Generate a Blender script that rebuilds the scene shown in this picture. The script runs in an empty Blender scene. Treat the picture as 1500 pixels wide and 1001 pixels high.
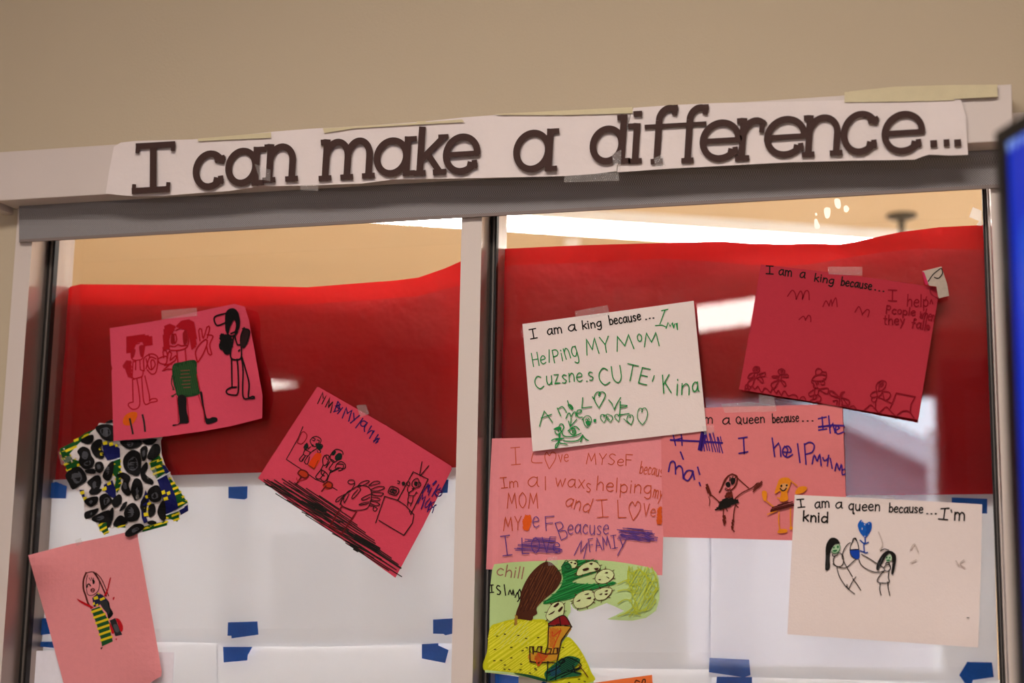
import bpy, bmesh, math, random
from mathutils import Vector, Matrix
from mathutils.geometry import tessellate_polygon

random.seed(4)
SC = bpy.context.scene
COL = SC.collection
R = math.radians

# ------------------------------------------------------------------ camera
D = 2.2                                   # metres from the glass
EYE = Vector((0, -D, 1.55))
FPX = 2083.0                              # 50 mm lens on a 36 mm sensor, 1500 px wide
YAW, PITCH, ROLL = R(15.58), R(9.1), R(0.96)
FW = Vector((-math.sin(YAW) * math.cos(PITCH), math.cos(YAW) * math.cos(PITCH), math.sin(PITCH)))
_r0 = Vector((math.cos(YAW), math.sin(YAW), 0)); _u0 = _r0.cross(FW)
RT = _r0 * math.cos(ROLL) + _u0 * math.sin(ROLL)
UP = _u0 * math.cos(ROLL) - _r0 * math.sin(ROLL)
cam = bpy.data.cameras.new('camera'); camo = bpy.data.objects.new('camera', cam); COL.objects.link(camo)
cam.lens = 50; cam.sensor_width = 36; cam.clip_start = .05
camo.matrix_world = Matrix(((RT.x, UP.x, -FW.x, EYE.x), (RT.y, UP.y, -FW.y, EYE.y), (RT.z, UP.z, -FW.z, EYE.z), (0, 0, 0, 1)))
cam.dof.use_dof = True; cam.dof.focus_distance = 2.27; cam.dof.aperture_fstop = 2.4
SC.camera = camo
# ------------------------------------------------------------------ world, exposure
W = bpy.data.worlds.new('world'); SC.world = W; W.use_nodes = True
W.node_tree.nodes['Background'].inputs[0].default_value = (.78, .88, 1, 1)
W.node_tree.nodes['Background'].inputs[1].default_value = 15.0
SC.view_settings.view_transform = 'Standard'; SC.view_settings.look = 'None'
SC.view_settings.gamma = 1; SC.view_settings.use_curve_mapping = False
SC.view_settings.exposure = 0.0
NEAR_LAMP, FAR_LAMP = 18.3, 42.0          # brightness of the ceiling lamps in the two rooms
LAMP_COL = (1, .90, .82)
FAR_COL = (1, .97, .95)

# ------------------------------------------------------------------ helpers
def lin(h):
    c = [int(h[i:i + 2], 16) / 255 for i in (0, 2, 4)]
    return tuple(v / 12.92 if v <= .04045 else ((v + .055) / 1.055) ** 2.4 for v in c) + (1,)

MATS = {}
def mat(name, hexcol, rough=.7, metal=0, spec=.3, bump=0, bscale=200, var=0, vscale=20, transl=0, emit=0, coat=0, bdist=.002):
    if name in MATS: return MATS[name]
    m = bpy.data.materials.new(name); m.use_nodes = True; MATS[name] = m
    nt = m.node_tree; b = nt.nodes['Principled BSDF']; out = nt.nodes['Material Output']
    col = lin(hexcol) if isinstance(hexcol, str) else tuple(hexcol) + (1,)
    b.inputs['Base Color'].default_value = col
    b.inputs['Roughness'].default_value = rough; b.inputs['Metallic'].default_value = metal
    b.inputs['Specular IOR Level'].default_value = spec; b.inputs['Coat Weight'].default_value = coat
    tc = nt.nodes.new('ShaderNodeTexCoord')
    src = None
    if var:
        n = nt.nodes.new('ShaderNodeTexNoise'); n.inputs['Scale'].default_value = vscale; n.inputs['Detail'].default_value = 5
        nt.links.new(tc.outputs['Object'], n.inputs['Vector'])
        mx = nt.nodes.new('ShaderNodeMix'); mx.data_type = 'RGBA'
        mx.inputs[6].default_value = tuple(c * (1 - var) for c in col[:3]) + (1,)
        mx.inputs[7].default_value = tuple(min(1, c * (1 + var)) for c in col[:3]) + (1,)
        nt.links.new(n.outputs['Fac'], mx.inputs[0]); src = mx.outputs[2]
        nt.links.new(src, b.inputs['Base Color'])
    bp = None
    if bump:
        n2 = nt.nodes.new('ShaderNodeTexNoise'); n2.inputs['Scale'].default_value = bscale; n2.inputs['Detail'].default_value = 4
        nt.links.new(tc.outputs['Object'], n2.inputs['Vector'])
        bp = nt.nodes.new('ShaderNodeBump'); bp.inputs['Strength'].default_value = bump; bp.inputs['Distance'].default_value = bdist
        nt.links.new(n2.outputs['Fac'], bp.inputs['Height']); nt.links.new(bp.outputs['Normal'], b.inputs['Normal'])
    if transl:
        t = nt.nodes.new('ShaderNodeBsdfTranslucent'); t.inputs['Color'].default_value = col
        if src: nt.links.new(src, t.inputs['Color'])
        mix = nt.nodes.new('ShaderNodeMixShader'); mix.inputs[0].default_value = transl
        nt.links.new(b.outputs[0], mix.inputs[1]); nt.links.new(t.outputs[0], mix.inputs[2])
        nt.links.new(mix.outputs[0], out.inputs['Surface'])
    if emit:
        b.inputs['Emission Color'].default_value = col; b.inputs['Emission Strength'].default_value = emit
    return m

def ink(h): return mat('ink_' + h, h, rough=.75, spec=.15, var=.12, vscale=300)

def glass_mat():
    m = bpy.data.materials.new('window_glass'); m.use_nodes = True; nt = m.node_tree
    nt.nodes.remove(nt.nodes['Principled BSDF']); out = nt.nodes['Material Output']
    fr = nt.nodes.new('ShaderNodeFresnel'); fr.inputs[0].default_value = 1.75
    tr = nt.nodes.new('ShaderNodeBsdfTransparent'); tr.inputs[0].default_value = (.96, .97, .96, 1)
    gl = nt.nodes.new('ShaderNodeBsdfGlossy'); gl.inputs['Roughness'].default_value = .01
    mx = nt.nodes.new('ShaderNodeMixShader')
    nt.links.new(fr.outputs[0], mx.inputs[0]); nt.links.new(tr.outputs[0], mx.inputs[1]); nt.links.new(gl.outputs[0], mx.inputs[2])
    nt.links.new(mx.outputs[0], out.inputs['Surface']); return m
GLASS = glass_mat()
def clear_mat():
    m = bpy.data.materials.new('clear_edge'); m.use_nodes = True; nt = m.node_tree
    nt.nodes.remove(nt.nodes['Principled BSDF'])
    tr = nt.nodes.new('ShaderNodeBsdfTransparent'); nt.links.new(tr.outputs[0], nt.nodes['Material Output'].inputs['Surface']); return m
CLEAR = clear_mat()
def tape_mat():
    m = bpy.data.materials.new('clear_tape'); m.use_nodes = True; nt = m.node_tree
    b = nt.nodes['Principled BSDF']; b.inputs['Base Color'].default_value = (.9, .86, .84, 1); b.inputs['Roughness'].default_value = .12
    b.inputs['Specular IOR Level'].default_value = .9
    tc = nt.nodes.new('ShaderNodeTexCoord'); n = nt.nodes.new('ShaderNodeTexNoise'); n.inputs['Scale'].default_value = 160; n.inputs['Detail'].default_value = 6
    bp = nt.nodes.new('ShaderNodeBump'); bp.inputs['Strength'].default_value = .6; bp.inputs['Distance'].default_value = .003
    nt.links.new(tc.outputs['Object'], n.inputs['Vector']); nt.links.new(n.outputs['Fac'], bp.inputs['Height']); nt.links.new(bp.outputs['Normal'], b.inputs['Normal'])
    tr = nt.nodes.new('ShaderNodeBsdfTransparent'); mx = nt.nodes.new('ShaderNodeMixShader'); mx.inputs[0].default_value = .085
    nt.links.new(tr.outputs[0], mx.inputs[1]); nt.links.new(b.outputs[0], mx.inputs[2]); nt.links.new(mx.outputs[0], nt.nodes['Material Output'].inputs['Surface'])
    return m
TAPE = tape_mat()

def at(px, py, y=0.0):                    # the point of the plane at depth y seen at a pixel of the 1500 x 1001 photo
    d = FW * FPX + RT * (px - 750) + UP * (500.5 - py)
    return EYE + d * ((y + D) / d.y)

def tag(o, label=None, cat=None, group=None, kind=None):
    if label: o['label'] = label
    if cat: o['category'] = cat
    if group: o['group'] = group
    if kind: o['kind'] = kind
    return o
def empty(name, loc=(0, 0, 0), label=None, cat=None, group=None, kind=None):
    o = bpy.data.objects.new(name, None); COL.objects.link(o); o.location = loc; o.empty_display_size = .05
    return tag(o, label, cat, group, kind)
def link_mesh(name, verts, faces, mats, idx=None, parent=None, smooth=False, recenter=True):
    c = Vector((0, 0, 0))
    vs = [Vector(v) for v in verts]
    if recenter and parent is None and vs:
        c = sum(vs, Vector()) / len(vs); vs = [v - c for v in vs]
    elif parent is not None:
        q, off = parent, Vector((0, 0, 0))
        while q is not None: off = off + q.location; q = q.parent
        vs = [v - off for v in vs]
    me = bpy.data.meshes.new(name); me.from_pydata(vs, [], faces)
    for m in mats: me.materials.append(m)
    if idx: me.polygons.foreach_set('material_index', idx)
    if smooth: me.polygons.foreach_set('use_smooth', [True] * len(me.polygons))
    me.update()
    o = bpy.data.objects.new(name, me); COL.objects.link(o); o.location = c
    if parent is not None: o.parent = parent
    return o

class Geo:
    def __init__(s): s.v, s.f, s.i = [], [], []
    def quad(s, a, b, c, d, mi=0):
        n = len(s.v); s.v += [a, b, c, d]; s.f.append((n, n + 1, n + 2, n + 3)); s.i.append(mi)
    def box(s, x0, x1, y0, y1, z0, z1, mi=0):
        n = len(s.v)
        s.v += [(x, y, z) for x in (x0, x1) for y in (y0, y1) for z in (z0, z1)]
        for f in ((0, 1, 3, 2), (4, 6, 7, 5), (0, 4, 5, 1), (2, 3, 7, 6), (0, 2, 6, 4), (1, 5, 7, 3)):
            s.f.append(tuple(n + k for k in f)); s.i.append(mi)
    def hexa(s, p, mi=0):                 # 4 front corners, 4 back corners (same order)
        n = len(s.v); s.v += p
        for f in ((0, 1, 2, 3), (7, 6, 5, 4), (0, 4, 5, 1), (1, 5, 6, 2), (2, 6, 7, 3), (3, 7, 4, 0)):
            s.f.append(tuple(n + k for k in f)); s.i.append(mi)
    def lathe(s, c, prof, n=24, mi=0):    # prof: (radius, z) about a vertical axis at c
        b = len(s.v)
        for r, z in prof:
            for k in range(n):
                a = 2 * math.pi * k / n; s.v.append((c[0] + r * math.cos(a), c[1] + r * math.sin(a), c[2] + z))
        for j in range(len(prof) - 1):
            for k in range(n):
                k2 = (k + 1) % n
                s.f.append((b + j * n + k, b + j * n + k2, b + (j + 1) * n + k2, b + (j + 1) * n + k)); s.i.append(mi)
    def build(s, name, mats, parent=None, smooth=False, bevel=0):
        o = link_mesh(name, s.v, s.f, mats if isinstance(mats, list) else [mats], s.i, parent, smooth)
        bm = bmesh.new(); bm.from_mesh(o.data); bmesh.ops.recalc_face_normals(bm, faces=bm.faces); bm.to_mesh(o.data); bm.free()
        if bevel:
            md = o.modifiers.new('bevel', 'BEVEL'); md.width = bevel; md.segments = 2; md.limit_method = 'ANGLE'
        return o
def struct(name, geo, m, parent=None, **k):
    o = geo.build(name, m, parent, **k)
    if parent is None: o['kind'] = 'structure'
    return o

# ---- paper sheets with ink
def parse(s, fr=(0, 0, 1)):
    x0, y0, k = fr; out = []
    for st in s.split(';'):
        p = [tuple(float(c) for c in q.split(',')) for q in st.split()]
        if p: out.append([(x0 + a * k, y0 + b * k) for a, b in p])
    return out
def pts(s, fr=(0, 0, 1)): return parse(s, fr)[0]
def spline(p, closed=False, step=3.0):
    if len(p) < 3: return resample(p, step)
    q = ([p[-1]] + p + [p[0], p[1]]) if closed else ([p[0]] + p + [p[-1]])
    out = []
    for i in range(1, len(q) - 2):
        a, b, c, d = q[i - 1], q[i], q[i + 1], q[i + 2]
        n = max(2, int(math.hypot(c[0] - b[0], c[1] - b[1]) / step) + 1)
        for k in range(n):
            t = k / n
            out.append(tuple(.5 * (2 * b[j] + (c[j] - a[j]) * t + (2 * a[j] - 5 * b[j] + 4 * c[j] - d[j]) * t * t + (3 * b[j] - a[j] - 3 * c[j] + d[j]) * t ** 3) for j in (0, 1)))
    out.append(q[-2])
    return out
def resample(p, step=6.0):
    out = []
    for a, b in zip(p, p[1:]):
        n = max(1, int(math.hypot(b[0] - a[0], b[1] - a[1]) / step))
        out += [(a[0] + (b[0] - a[0]) * k / n, a[1] + (b[1] - a[1]) * k / n) for k in range(n)]
    return out + [p[-1]]
def poly_grid(poly, cell):                # triangulate a polygon and cut it on a pixel grid
    P = [Vector((x, y, 0)) for x, y in poly]
    bm = bmesh.new(); vs = [bm.verts.new(p) for p in P]
    for t in tessellate_polygon([P]):
        try: bm.faces.new([vs[i] for i in t])
        except ValueError: pass
    for ax in (0, 1):
        lo = min(p[ax] for p in P); hi = max(p[ax] for p in P); n = max(1, int((hi - lo) / cell))
        for k in range(1, n):
            c = Vector((0, 0, 0)); c[ax] = lo + (hi - lo) * k / n; nn = Vector((0, 0, 0)); nn[ax] = 1
            bmesh.ops.bisect_plane(bm, geom=bm.verts[:] + bm.edges[:] + bm.faces[:], dist=1e-5, plane_co=c, plane_no=nn)
    bmesh.ops.remove_doubles(bm, verts=bm.verts[:], dist=1e-4)
    bmesh.ops.recalc_face_normals(bm, faces=bm.faces[:])
    bm.verts.index_update()
    V = [(v.co.x, v.co.y) for v in bm.verts]; F = [[v.index for v in f.verts] for f in bm.faces]
    E = [(e.verts[0].index, e.verts[1].index) for e in bm.edges if len(e.link_faces) == 1]
    bm.free(); return V, F, E
def fsign(V, f):
    return sum(V[f[i]][0] * V[f[(i + 1) % len(f)]][1] - V[f[(i + 1) % len(f)]][0] * V[f[i]][1] for i in range(len(f)))

class Sheet:
    def __init__(s, outline, depth, m, cell=14, th=.0003, skin=False):
        s.depth = depth if callable(depth) else (lambda x, y, _d=depth: _d)
        s.outline = outline; s.v, s.f, s.i, s.mats = [], [], [], [m]; s.layer = 0
        V, F, E = poly_grid(outline, cell)
        n = len(V)
        s.v = [at(x, y, s.depth(x, y)) for x, y in V] + [at(x, y, s.depth(x, y)) + Vector((0, th, 0)) for x, y in V]
        for f in F:
            f = f if fsign(V, f) < 0 else f[::-1]
            s.f.append(tuple(f)); s.i.append(0)
            if not skin: s.f.append(tuple(n + k for k in f[::-1])); s.i.append(0)
        for a, b in ([] if skin else E): s.f.append((a, b, n + b, n + a)); s.i.append(0)
    def mi(s, m):
        if m not in s.mats: s.mats.append(m)
        return s.mats.index(m)
    def lift(s): return .00035 + .00009 * s.layer
    def ribbon(s, p, w, m, th=0):
        p = [q for k, q in enumerate(p) if k == 0 or math.hypot(q[0] - p[k - 1][0], q[1] - p[k - 1][1]) > 1e-3]
        if len(p) < 2: return
        mi = s.mi(m); L = []; n = len(p)
        closed = math.hypot(p[0][0] - p[-1][0], p[0][1] - p[-1][1]) < 1e-3
        for k in range(n):
            a, b = p[max(0, k - 1)], p[min(n - 1, k + 1)]
            if closed and k in (0, n - 1): a, b = p[n - 2], p[1]
            dx, dy = b[0] - a[0], b[1] - a[1]; l = math.hypot(dx, dy) or 1; dx /= l; dy /= l
            x, y = p[k]
            if not closed and k == 0: x -= dx * w * .4; y -= dy * w * .4
            if not closed and k == n - 1: x += dx * w * .4; y += dy * w * .4
            if 0 < k < n - 1:             # keep the width through a corner
                d1 = (p[k][0] - p[k - 1][0], p[k][1] - p[k - 1][1]); l1 = math.hypot(*d1) or 1
                c = max(.45, (d1[0] * dx + d1[1] * dy) / l1)
            else: c = 1
            L.append(((x - dy * w / 2 / c, y + dx * w / 2 / c), (x + dy * w / 2 / c, y - dx * w / 2 / c)))
        b = len(s.v); lf = s.lift() + th
        for l, r in L:
            for q in (l, r): s.v.append(at(q[0], q[1], s.depth(*q) - lf))
        for k in range(n - 1):
            s.f.append((b + 2 * k, b + 2 * k + 2, b + 2 * k + 3, b + 2 * k + 1)); s.i.append(mi)
    def lines(s, col, w, data, fr=(0, 0, 1), curve=True):
        s.layer += 1
        for st in (parse(data, fr) if isinstance(data, str) else data):
            s.ribbon(spline(st) if curve else resample(st), w, ink(col))
    def fill(s, col, data, fr=(0, 0, 1), curve=True, cell=8):
        s.layer += 1
        for st in (parse(data, fr) if isinstance(data, str) else data):
            p = spline(st, True, 4)[:-1] if curve else st
            q = [p[0]]
            for a in p[1:]:
                if math.hypot(a[0] - q[-1][0], a[1] - q[-1][1]) > .05: q.append(a)
            if math.hypot(q[0][0] - q[-1][0], q[0][1] - q[-1][1]) < .05: q.pop()
            V, F, E = poly_grid(q, cell); b = len(s.v); mi = s.mi(ink(col))
            s.v += [at(x, y, s.depth(x, y) - s.lift()) for x, y in V]
            for f in F:
                f = f if fsign(V, f) < 0 else f[::-1]
                s.f.append(tuple(b + k for k in f)); s.i.append(mi)
    def hatch(s, col, data, w, gap, ang, fr=(0, 0, 1), jit=0., curve=False, wob=0.):
        s.layer += 1; m = ink(col); ca, sa = math.cos(R(ang)), math.sin(R(ang))
        for st in (parse(data, fr) if isinstance(data, str) else data):
            p = spline(st, True, 4) if curve else st
            q = [(x * ca + y * sa, -x * sa + y * ca) for x, y in p]
            t = min(b for a, b in q) + gap / 2; hi = max(b for a, b in q)
            while t < hi:
                xs = []
                for (ax, ay), (bx, by) in zip(q, q[1:] + q[:1]):
                    if (ay <= t) != (by <= t): xs.append(ax + (bx - ax) * (t - ay) / (by - ay))
                xs.sort()
                for u, v in zip(xs[::2], xs[1::2]):
                    u += random.uniform(-jit, jit); v += random.uniform(-jit, jit)
                    if v - u > .5:
                        o = random.uniform(-wob, wob); o2 = random.uniform(-wob, wob)
                        s.ribbon(resample([(u * ca - (t + o) * sa, u * sa + (t + o) * ca), (v * ca - (t + o2) * sa, v * sa + (t + o2) * ca)]), w, m)
                t += gap
    def text(s, col, w, txt, x0, y0, x1, y1, h, fr=(0, 0, 1), jit=.04):
        s.layer += 1
        X0, Y0, k = fr; a = (X0 + x0 * k, Y0 + y0 * k); b = (X0 + x1 * k, Y0 + y1 * k); h *= k
        gap = 14
        tot = sum(GL[c][0] for c in txt) + gap * (len(txt) - 1)
        ux, uy = (b[0] - a[0]) / tot, (b[1] - a[1]) / tot
        l = math.hypot(ux, uy); vx, vy = uy / l * h / 100, -ux / l * h / 100
        x = 0
        for c in txt:
            wd, data = GL[c]; jx, jy, js = [random.uniform(-1, 1) * jit for _ in range(3)]
            for st in parse(data):
                q = []
                for gx, gy in st:
                    gx2 = x + gx + js * gy; gy2 = gy + jy * 100
                    q.append((a[0] + ux * gx2 + vx * gy2, a[1] + uy * gx2 + vy * gy2))
                s.ribbon(resample(q, 4) if c in STRAIGHT else spline(q, False, 2.5), w, ink(col))
            x += wd + gap
    def build(s, name, label=None, cat=None, group=None, parent=None):
        o = link_mesh(name, s.v, s.f, s.mats, s.i, parent)
        return tag(o, label, cat, group)

STRAIGHT = set('IAEFHKLMNTVWXYZklvwxz@.\',!i')
GL = {
 'a': (55, '50,52 30,60 8,42 5,18 20,2 38,12 50,38;50,60 50,12 58,2'), 'b': (48, '5,100 5,0;5,40 25,58 45,40 45,15 25,0 5,10'),
 'c': (46, '45,50 25,60 5,35 8,10 28,0 45,10'), 'd': (54, '48,45 25,58 5,35 8,8 28,0 48,22;50,100 50,0'),
 'e': (48, '5,32 45,36 40,56 22,60 5,40 6,14 24,0 46,9'), 'f': (42, '42,90 28,100 18,82 18,0;2,55 38,55'),
 'g': (50, '45,55 25,60 5,40 8,12 28,5 45,25;46,60 46,-15 30,-35 8,-25'), 'h': (48, '5,100 5,0;5,35 25,60 42,45 45,0'),
 'i': (12, '6,60 6,0;6,86 7,80'), 'k': (46, '5,100 5,0;42,60 5,28;16,36 45,0'), 'l': (12, '6,100 6,0'),
 'm': (76, '5,60 5,0;5,40 20,60 36,45 36,0;36,40 52,60 70,45 72,0'), 'n': (48, '5,60 5,0;5,38 25,60 42,45 44,0'),
 'o': (48, '25,60 6,42 8,12 25,0 42,12 44,42 25,60'), 'p': (48, '5,60 5,-35;5,45 25,60 45,42 42,12 22,2 5,12'),
 'q': (50, '45,50 25,60 5,40 8,12 28,2 45,20;46,60 46,-35 54,-28'), 'r': (38, '5,60 5,0;5,35 20,58 36,52'),
 's': (42, '38,52 20,60 6,48 18,32 36,18 26,2 5,6'), 't': (38, '18,90 18,10 32,0;2,60 36,60'),
 'u': (50, '5,60 5,20 18,0 36,8 44,25;44,60 44,0'), 'v': (45, '3,60 22,0 42,60'), 'w': (68, '3,60 18,0 34,50 50,0 66,60'),
 'x': (46, '4,60 42,0;42,60 4,0'), 'y': (50, '4,60 24,20;46,60 22,0 8,-35'), 'z': (46, '4,60 40,60 4,0 44,0'),
 'I': (52, '0,100 52,100;26,100 26,0;0,0 52,0'), 'A': (62, '0,0 30,100 62,0;12,38 50,38'), 'B': (54, '5,100 5,0;5,100 40,95 42,65 5,52 48,42 46,8 5,0'),
 'C': (58, '54,85 32,100 6,70 4,30 26,0 56,12'), 'D': (58, '5,100 5,0;5,100 40,88 54,50 42,10 5,0'), 'E': (52, '5,100 5,0;5,100 50,100;5,52 44,52;5,0 52,0'),
 'F': (52, '5,100 5,0;5,100 52,100;5,52 42,52'), 'H': (58, '4,100 4,0;54,100 54,0;4,50 54,50'), 'K': (54, '5,100 5,0;48,100 5,45;18,58 54,0'),
 'L': (50, '5,100 5,0 50,0'), 'M': (74, '2,0 14,100 37,30 60,100 72,0'), 'N': (58, '4,0 4,100 54,0 54,100'), 'O': (60, '30,100 6,70 6,30 30,0 54,30 54,70 30,100'),
 'P': (52, '5,100 5,0;5,100 36,98 48,75 36,52 5,50'), 'Q': (62, '30,80 6,58 6,22 30,0 54,22 54,58 30,80;38,20 60,-8'), 'R': (54, '5,100 5,0;5,100 44,90 40,56 5,50;20,50 52,0'),
 'S': (52, '48,88 26,100 6,80 22,55 46,32 30,2 4,10'), 'T': (60, '0,100 60,100;30,100 30,0'), 'U': (56, '4,100 5,30 28,0 50,28 52,100'),
 'V': (56, '2,100 28,0 54,100'), 'W': (80, '2,100 20,0 40,70 60,0 78,100'), 'Y': (56, '2,100 28,50 54,100;28,50 28,0'), 'Z': (54, '2,100 52,100 2,0 54,0'),
 '@': (66, '33,0 6,48 4,74 18,90 33,70 48,90 62,74 60,48 33,0'), '.': (12, '4,3 9,3'), ',': (12, '8,6 2,-22'), "'": (10, '6,100 3,80'), '!': (10, '5,100 5,28;5,6 5,0'), ' ': (30, ''),
}
def sgn_bump(x, y, cx, cy, r, a): return a * math.exp(-((x - cx) ** 2 + (y - cy) ** 2) / (r * r))
def clear_tape(quad, y, parent, label='piece of clear tape'):
    s = Sheet(pts(quad), y, TAPE, cell=20, th=.00008); return tag(s.build('clear_tape', parent=parent), label)

# ================================================================== SETTING
M_WALL = mat('wall_paint', 'BEAF97', rough=.85, bump=.25, bscale=260, var=.03, vscale=3)
M_TRIM = mat('painted_trim', 'D3C7C0', rough=.5, bump=.05, bscale=300)
M_METAL = mat('frame_metal', 'A5978F', rough=.3, metal=.75, bump=.03, bscale=500)
M_GASKET = mat('black_gasket', '15110F', rough=.5)
M_CEIL = mat('ceiling_paint', 'D0C2AE', rough=.9, bump=.2, bscale=120, var=.03, vscale=2)
M_FARC = mat('far_ceiling_paint', 'D0B592', rough=.9, bump=.2, bscale=120, var=.04, vscale=2)
M_FLOOR = mat('floor_vinyl', '9A8C7C', rough=.5, var=.1, vscale=6)
YW, YF, YG = -.075, -.08, -.03            # wall plane, frame face, gasket plane (glass is at 0)
XL, XR, ZB, ZT = -7.0, 2.2, 0, 3.15

jl0 = at(8, 560, YF).x; jl1 = at(32.5, 560, YF).x          # left jamb face
ml0 = at(670, 600, YF).x; ml1 = at(700.3, 600, YF).x       # mullion face
jr0 = at(1463, 600, YF).x; jr1 = jr0 + .06                 # right jamb face
zo0, zo1 = .85, at(750, 235, 0).z                          # opening bottom and top
g = Geo()
for x0, x1, z0, z1 in ((XL, jl0, ZB, ZT), (jr1, XR, ZB, ZT), (jl0, jr1, zo1, ZT), (jl0, jr1, ZB, zo0)):
    g.box(x0, x1, YW, .09, z0, z1)
struct('wall_front', g, M_WALL)
for nm, b, m in (('floor', (XL, XR, -7.6, .0, -.1, 0), M_FLOOR), ('ceiling', (XL, XR, -7.6, YW, ZT, ZT + .1), M_CEIL),
                 ('wall_left', (XL - .1, XL, -7.6, 0, 0, ZT), M_WALL), ('wall_right', (XR, XR + .1, -7.6, 0, 0, ZT), M_WALL)):
    g = Geo(); g.box(*b); struct(nm, g, m)
g = Geo()                                                   # the wall behind the camera, with a tall window in it
bw0, bw1, bz0, bz1 = -1.5, .235, .9, 2.77
for x0, x1, z0, z1 in ((XL, bw0, 0, ZT), (bw1, XR, 0, ZT), (bw0, bw1, bz1, ZT), (bw0, bw1, 0, bz0)): g.box(x0, x1, -7.65, -7.5, z0, z1)
struct('wall_back', g, M_WALL)
g = Geo()
for x0, x1, z0, z1 in ((bw0, bw0 + .05, bz0, bz1), (bw1 - .05, bw1, bz0, bz1), (bw0, bw1, bz1 - .05, bz1), (bw0, bw1, bz0, bz0 + .05)): g.box(x0, x1, -7.62, -7.53, z0, z1)
w3 = empty('window_3', (bw0, -7.5, bz0), kind='structure'); g.build('window_frame', M_TRIM, w3)
# the room beyond the glass
for nm, b, m in (('ceiling_far', (-6, 4, .09, 9, 2.9, 3.0), M_FARC), ('floor_far', (-6, 4, .0, 9, -.1, 0), mat('far_floor', 'D8CDBE', rough=.6, var=.05, vscale=5)), ('wall_far', (-6, 4, 9, 9.1, 0, 2.9), M_FARC),
                 ('wall_far_left', (-6.1, -6, .09, 9, 0, 2.9), M_FARC), ('wall_far_right', (4, 4.1, .09, 9, 0, 2.9), M_FARC)):
    g = Geo(); g.box(*b); struct(nm, g, m)

# window frames and panes
win1 = empty('window_1', ((jl0 + ml1) / 2, 0, zo0), kind='structure')
win2 = empty('window_2', ((ml1 + jr1) / 2, 0, zo0), kind='structure')
g = Geo(); g.box(jl0, jl1, YF, YG, zo0, zo1, 0); g.box(jl0, jl1 + .0145, YG - .001, .0, zo0, zo1, 1)
# faces turned to the opening are bare metal, the front face is painted
def jamb(name, x0, x1, y0, y1, par):
    g = Geo(); g.box(x0, x1, y0, y1, zo0, zo1); o = g.build(name, [M_TRIM, M_METAL], par, bevel=0)
    for p in o.data.polygons:
        if abs(p.normal.x) > .9: p.material_index = 1
    return o
def gasket(x0, x1, y0, par):
    g = Geo(); g.box(x0, x1, y0, y0 + .012, zo0, zo1); g.box(x0 + (x1 - x0) * .45, x0 + (x1 - x0) * .72, y0 - .002, y0, zo0, zo1, 1)
    return g.build('gasket', [M_GASKET, mat('gasket_bead', '6B6560', rough=.4, metal=.4)], par)
gw = .0135
jamb('frame_jamb', jl0, jl1, YF, .03, win1); gasket(jl1, jl1 + gw, YG, win1); jamb('inner_frame', jl1, jl1 + gw, YG + .012, .03, win1)
jamb('mullion', ml0, ml1, YF, .03, win1); gasket(ml1, ml1 + .0105, YG, win2); jamb('inner_frame', ml1, ml1 + .0105, YG + .012, .03, win2)
jamb('frame_jamb', jr0, jr1, YF, .03, win2)
rg = at(1449.5, 600, 0).x
jamb('inner_frame', rg + .006, jr0, YG - .01, .03, win2); gasket(rg, rg + .006, -.014, win2)
for x0, x1, w in ((jl1 + gw, ml0, win1), (ml1 + .0105, rg, win2)):
    g = Geo(); g.box(x0, x1, 0, .006, zo0, zo1); o = g.build('glass_pane', [GLASS, CLEAR], w)
    for p in o.data.polygons: p.material_index = 0 if p.normal.y < -.9 else 1
    g = Geo(); g.box(x0, x1, YF, .03, zo0 - .01, zo0 + .04); g.build('window_sill', M_TRIM, w)

# ================================================================== LAMPS AND THE FAR ROOM
def ceiling_lamp(name, label, cat, a, b, width, z, strength, colr, group, drop=.05, hang=False):
    a, b = Vector((a[0], a[1], 0)), Vector((b[0], b[1], 0)); d = (b - a).normalized(); n = Vector((-d.y, d.x, 0)); hw = width / 2
    root = empty(name, ((a.x + b.x) / 2, (a.y + b.y) / 2, z), label, cat, group)
    def ring(e, zz): return [Vector((p.x, p.y, zz)) for p in (a - d * e - n * (hw + e), b + d * e - n * (hw + e), b + d * e + n * (hw + e), a - d * e + n * (hw + e))]
    g = Geo(); g.hexa(ring(.012, z + .004) + ring(.012, z + drop)); g.build('lamp_housing', mat('lamp_housing', 'E4DFD6', rough=.4), root)
    g = Geo(); g.hexa(ring(0, z) + ring(0, z + .006)); g.build('diffuser', mat('lamp_glow_' + group.replace(' ', '_'), colr, emit=strength), root)
    if hang:
        for p in (a + d * .15, b - d * .15):
            g = Geo(); g.lathe((p.x, p.y, 0), [(.008, z + drop), (.008, ZT)], 8); g.build('suspension_rod', mat('rod', 'B9B4AC', rough=.3, metal=.8), root)
    return root
ceiling_lamp('ceiling_lamp', 'long bright ceiling strip lamp seen through the glass above the red paper', 'lamp', (-2.9, 2.13), (.75, 3.995), .17, 2.85, FAR_LAMP, FAR_COL, 'lamps in the far room')
for a, b, lb in (((-3.4, 1.0), (.9, 1.0), 'added unseen strip lamp close behind the window wall, lighting the backs of the sheets'), ((-3.2, 5.4), (.6, 7.4), 'added unseen strip lamp deep in the far room, brightening it')):  # two strips added out of view to brighten the far room and backlight the sheets
    ceiling_lamp('ceiling_lamp', lb, 'lamp', a, b, .21, 2.85, FAR_LAMP, FAR_COL, 'lamps in the far room')
NL = 'ceiling lamps of the near room'
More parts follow.
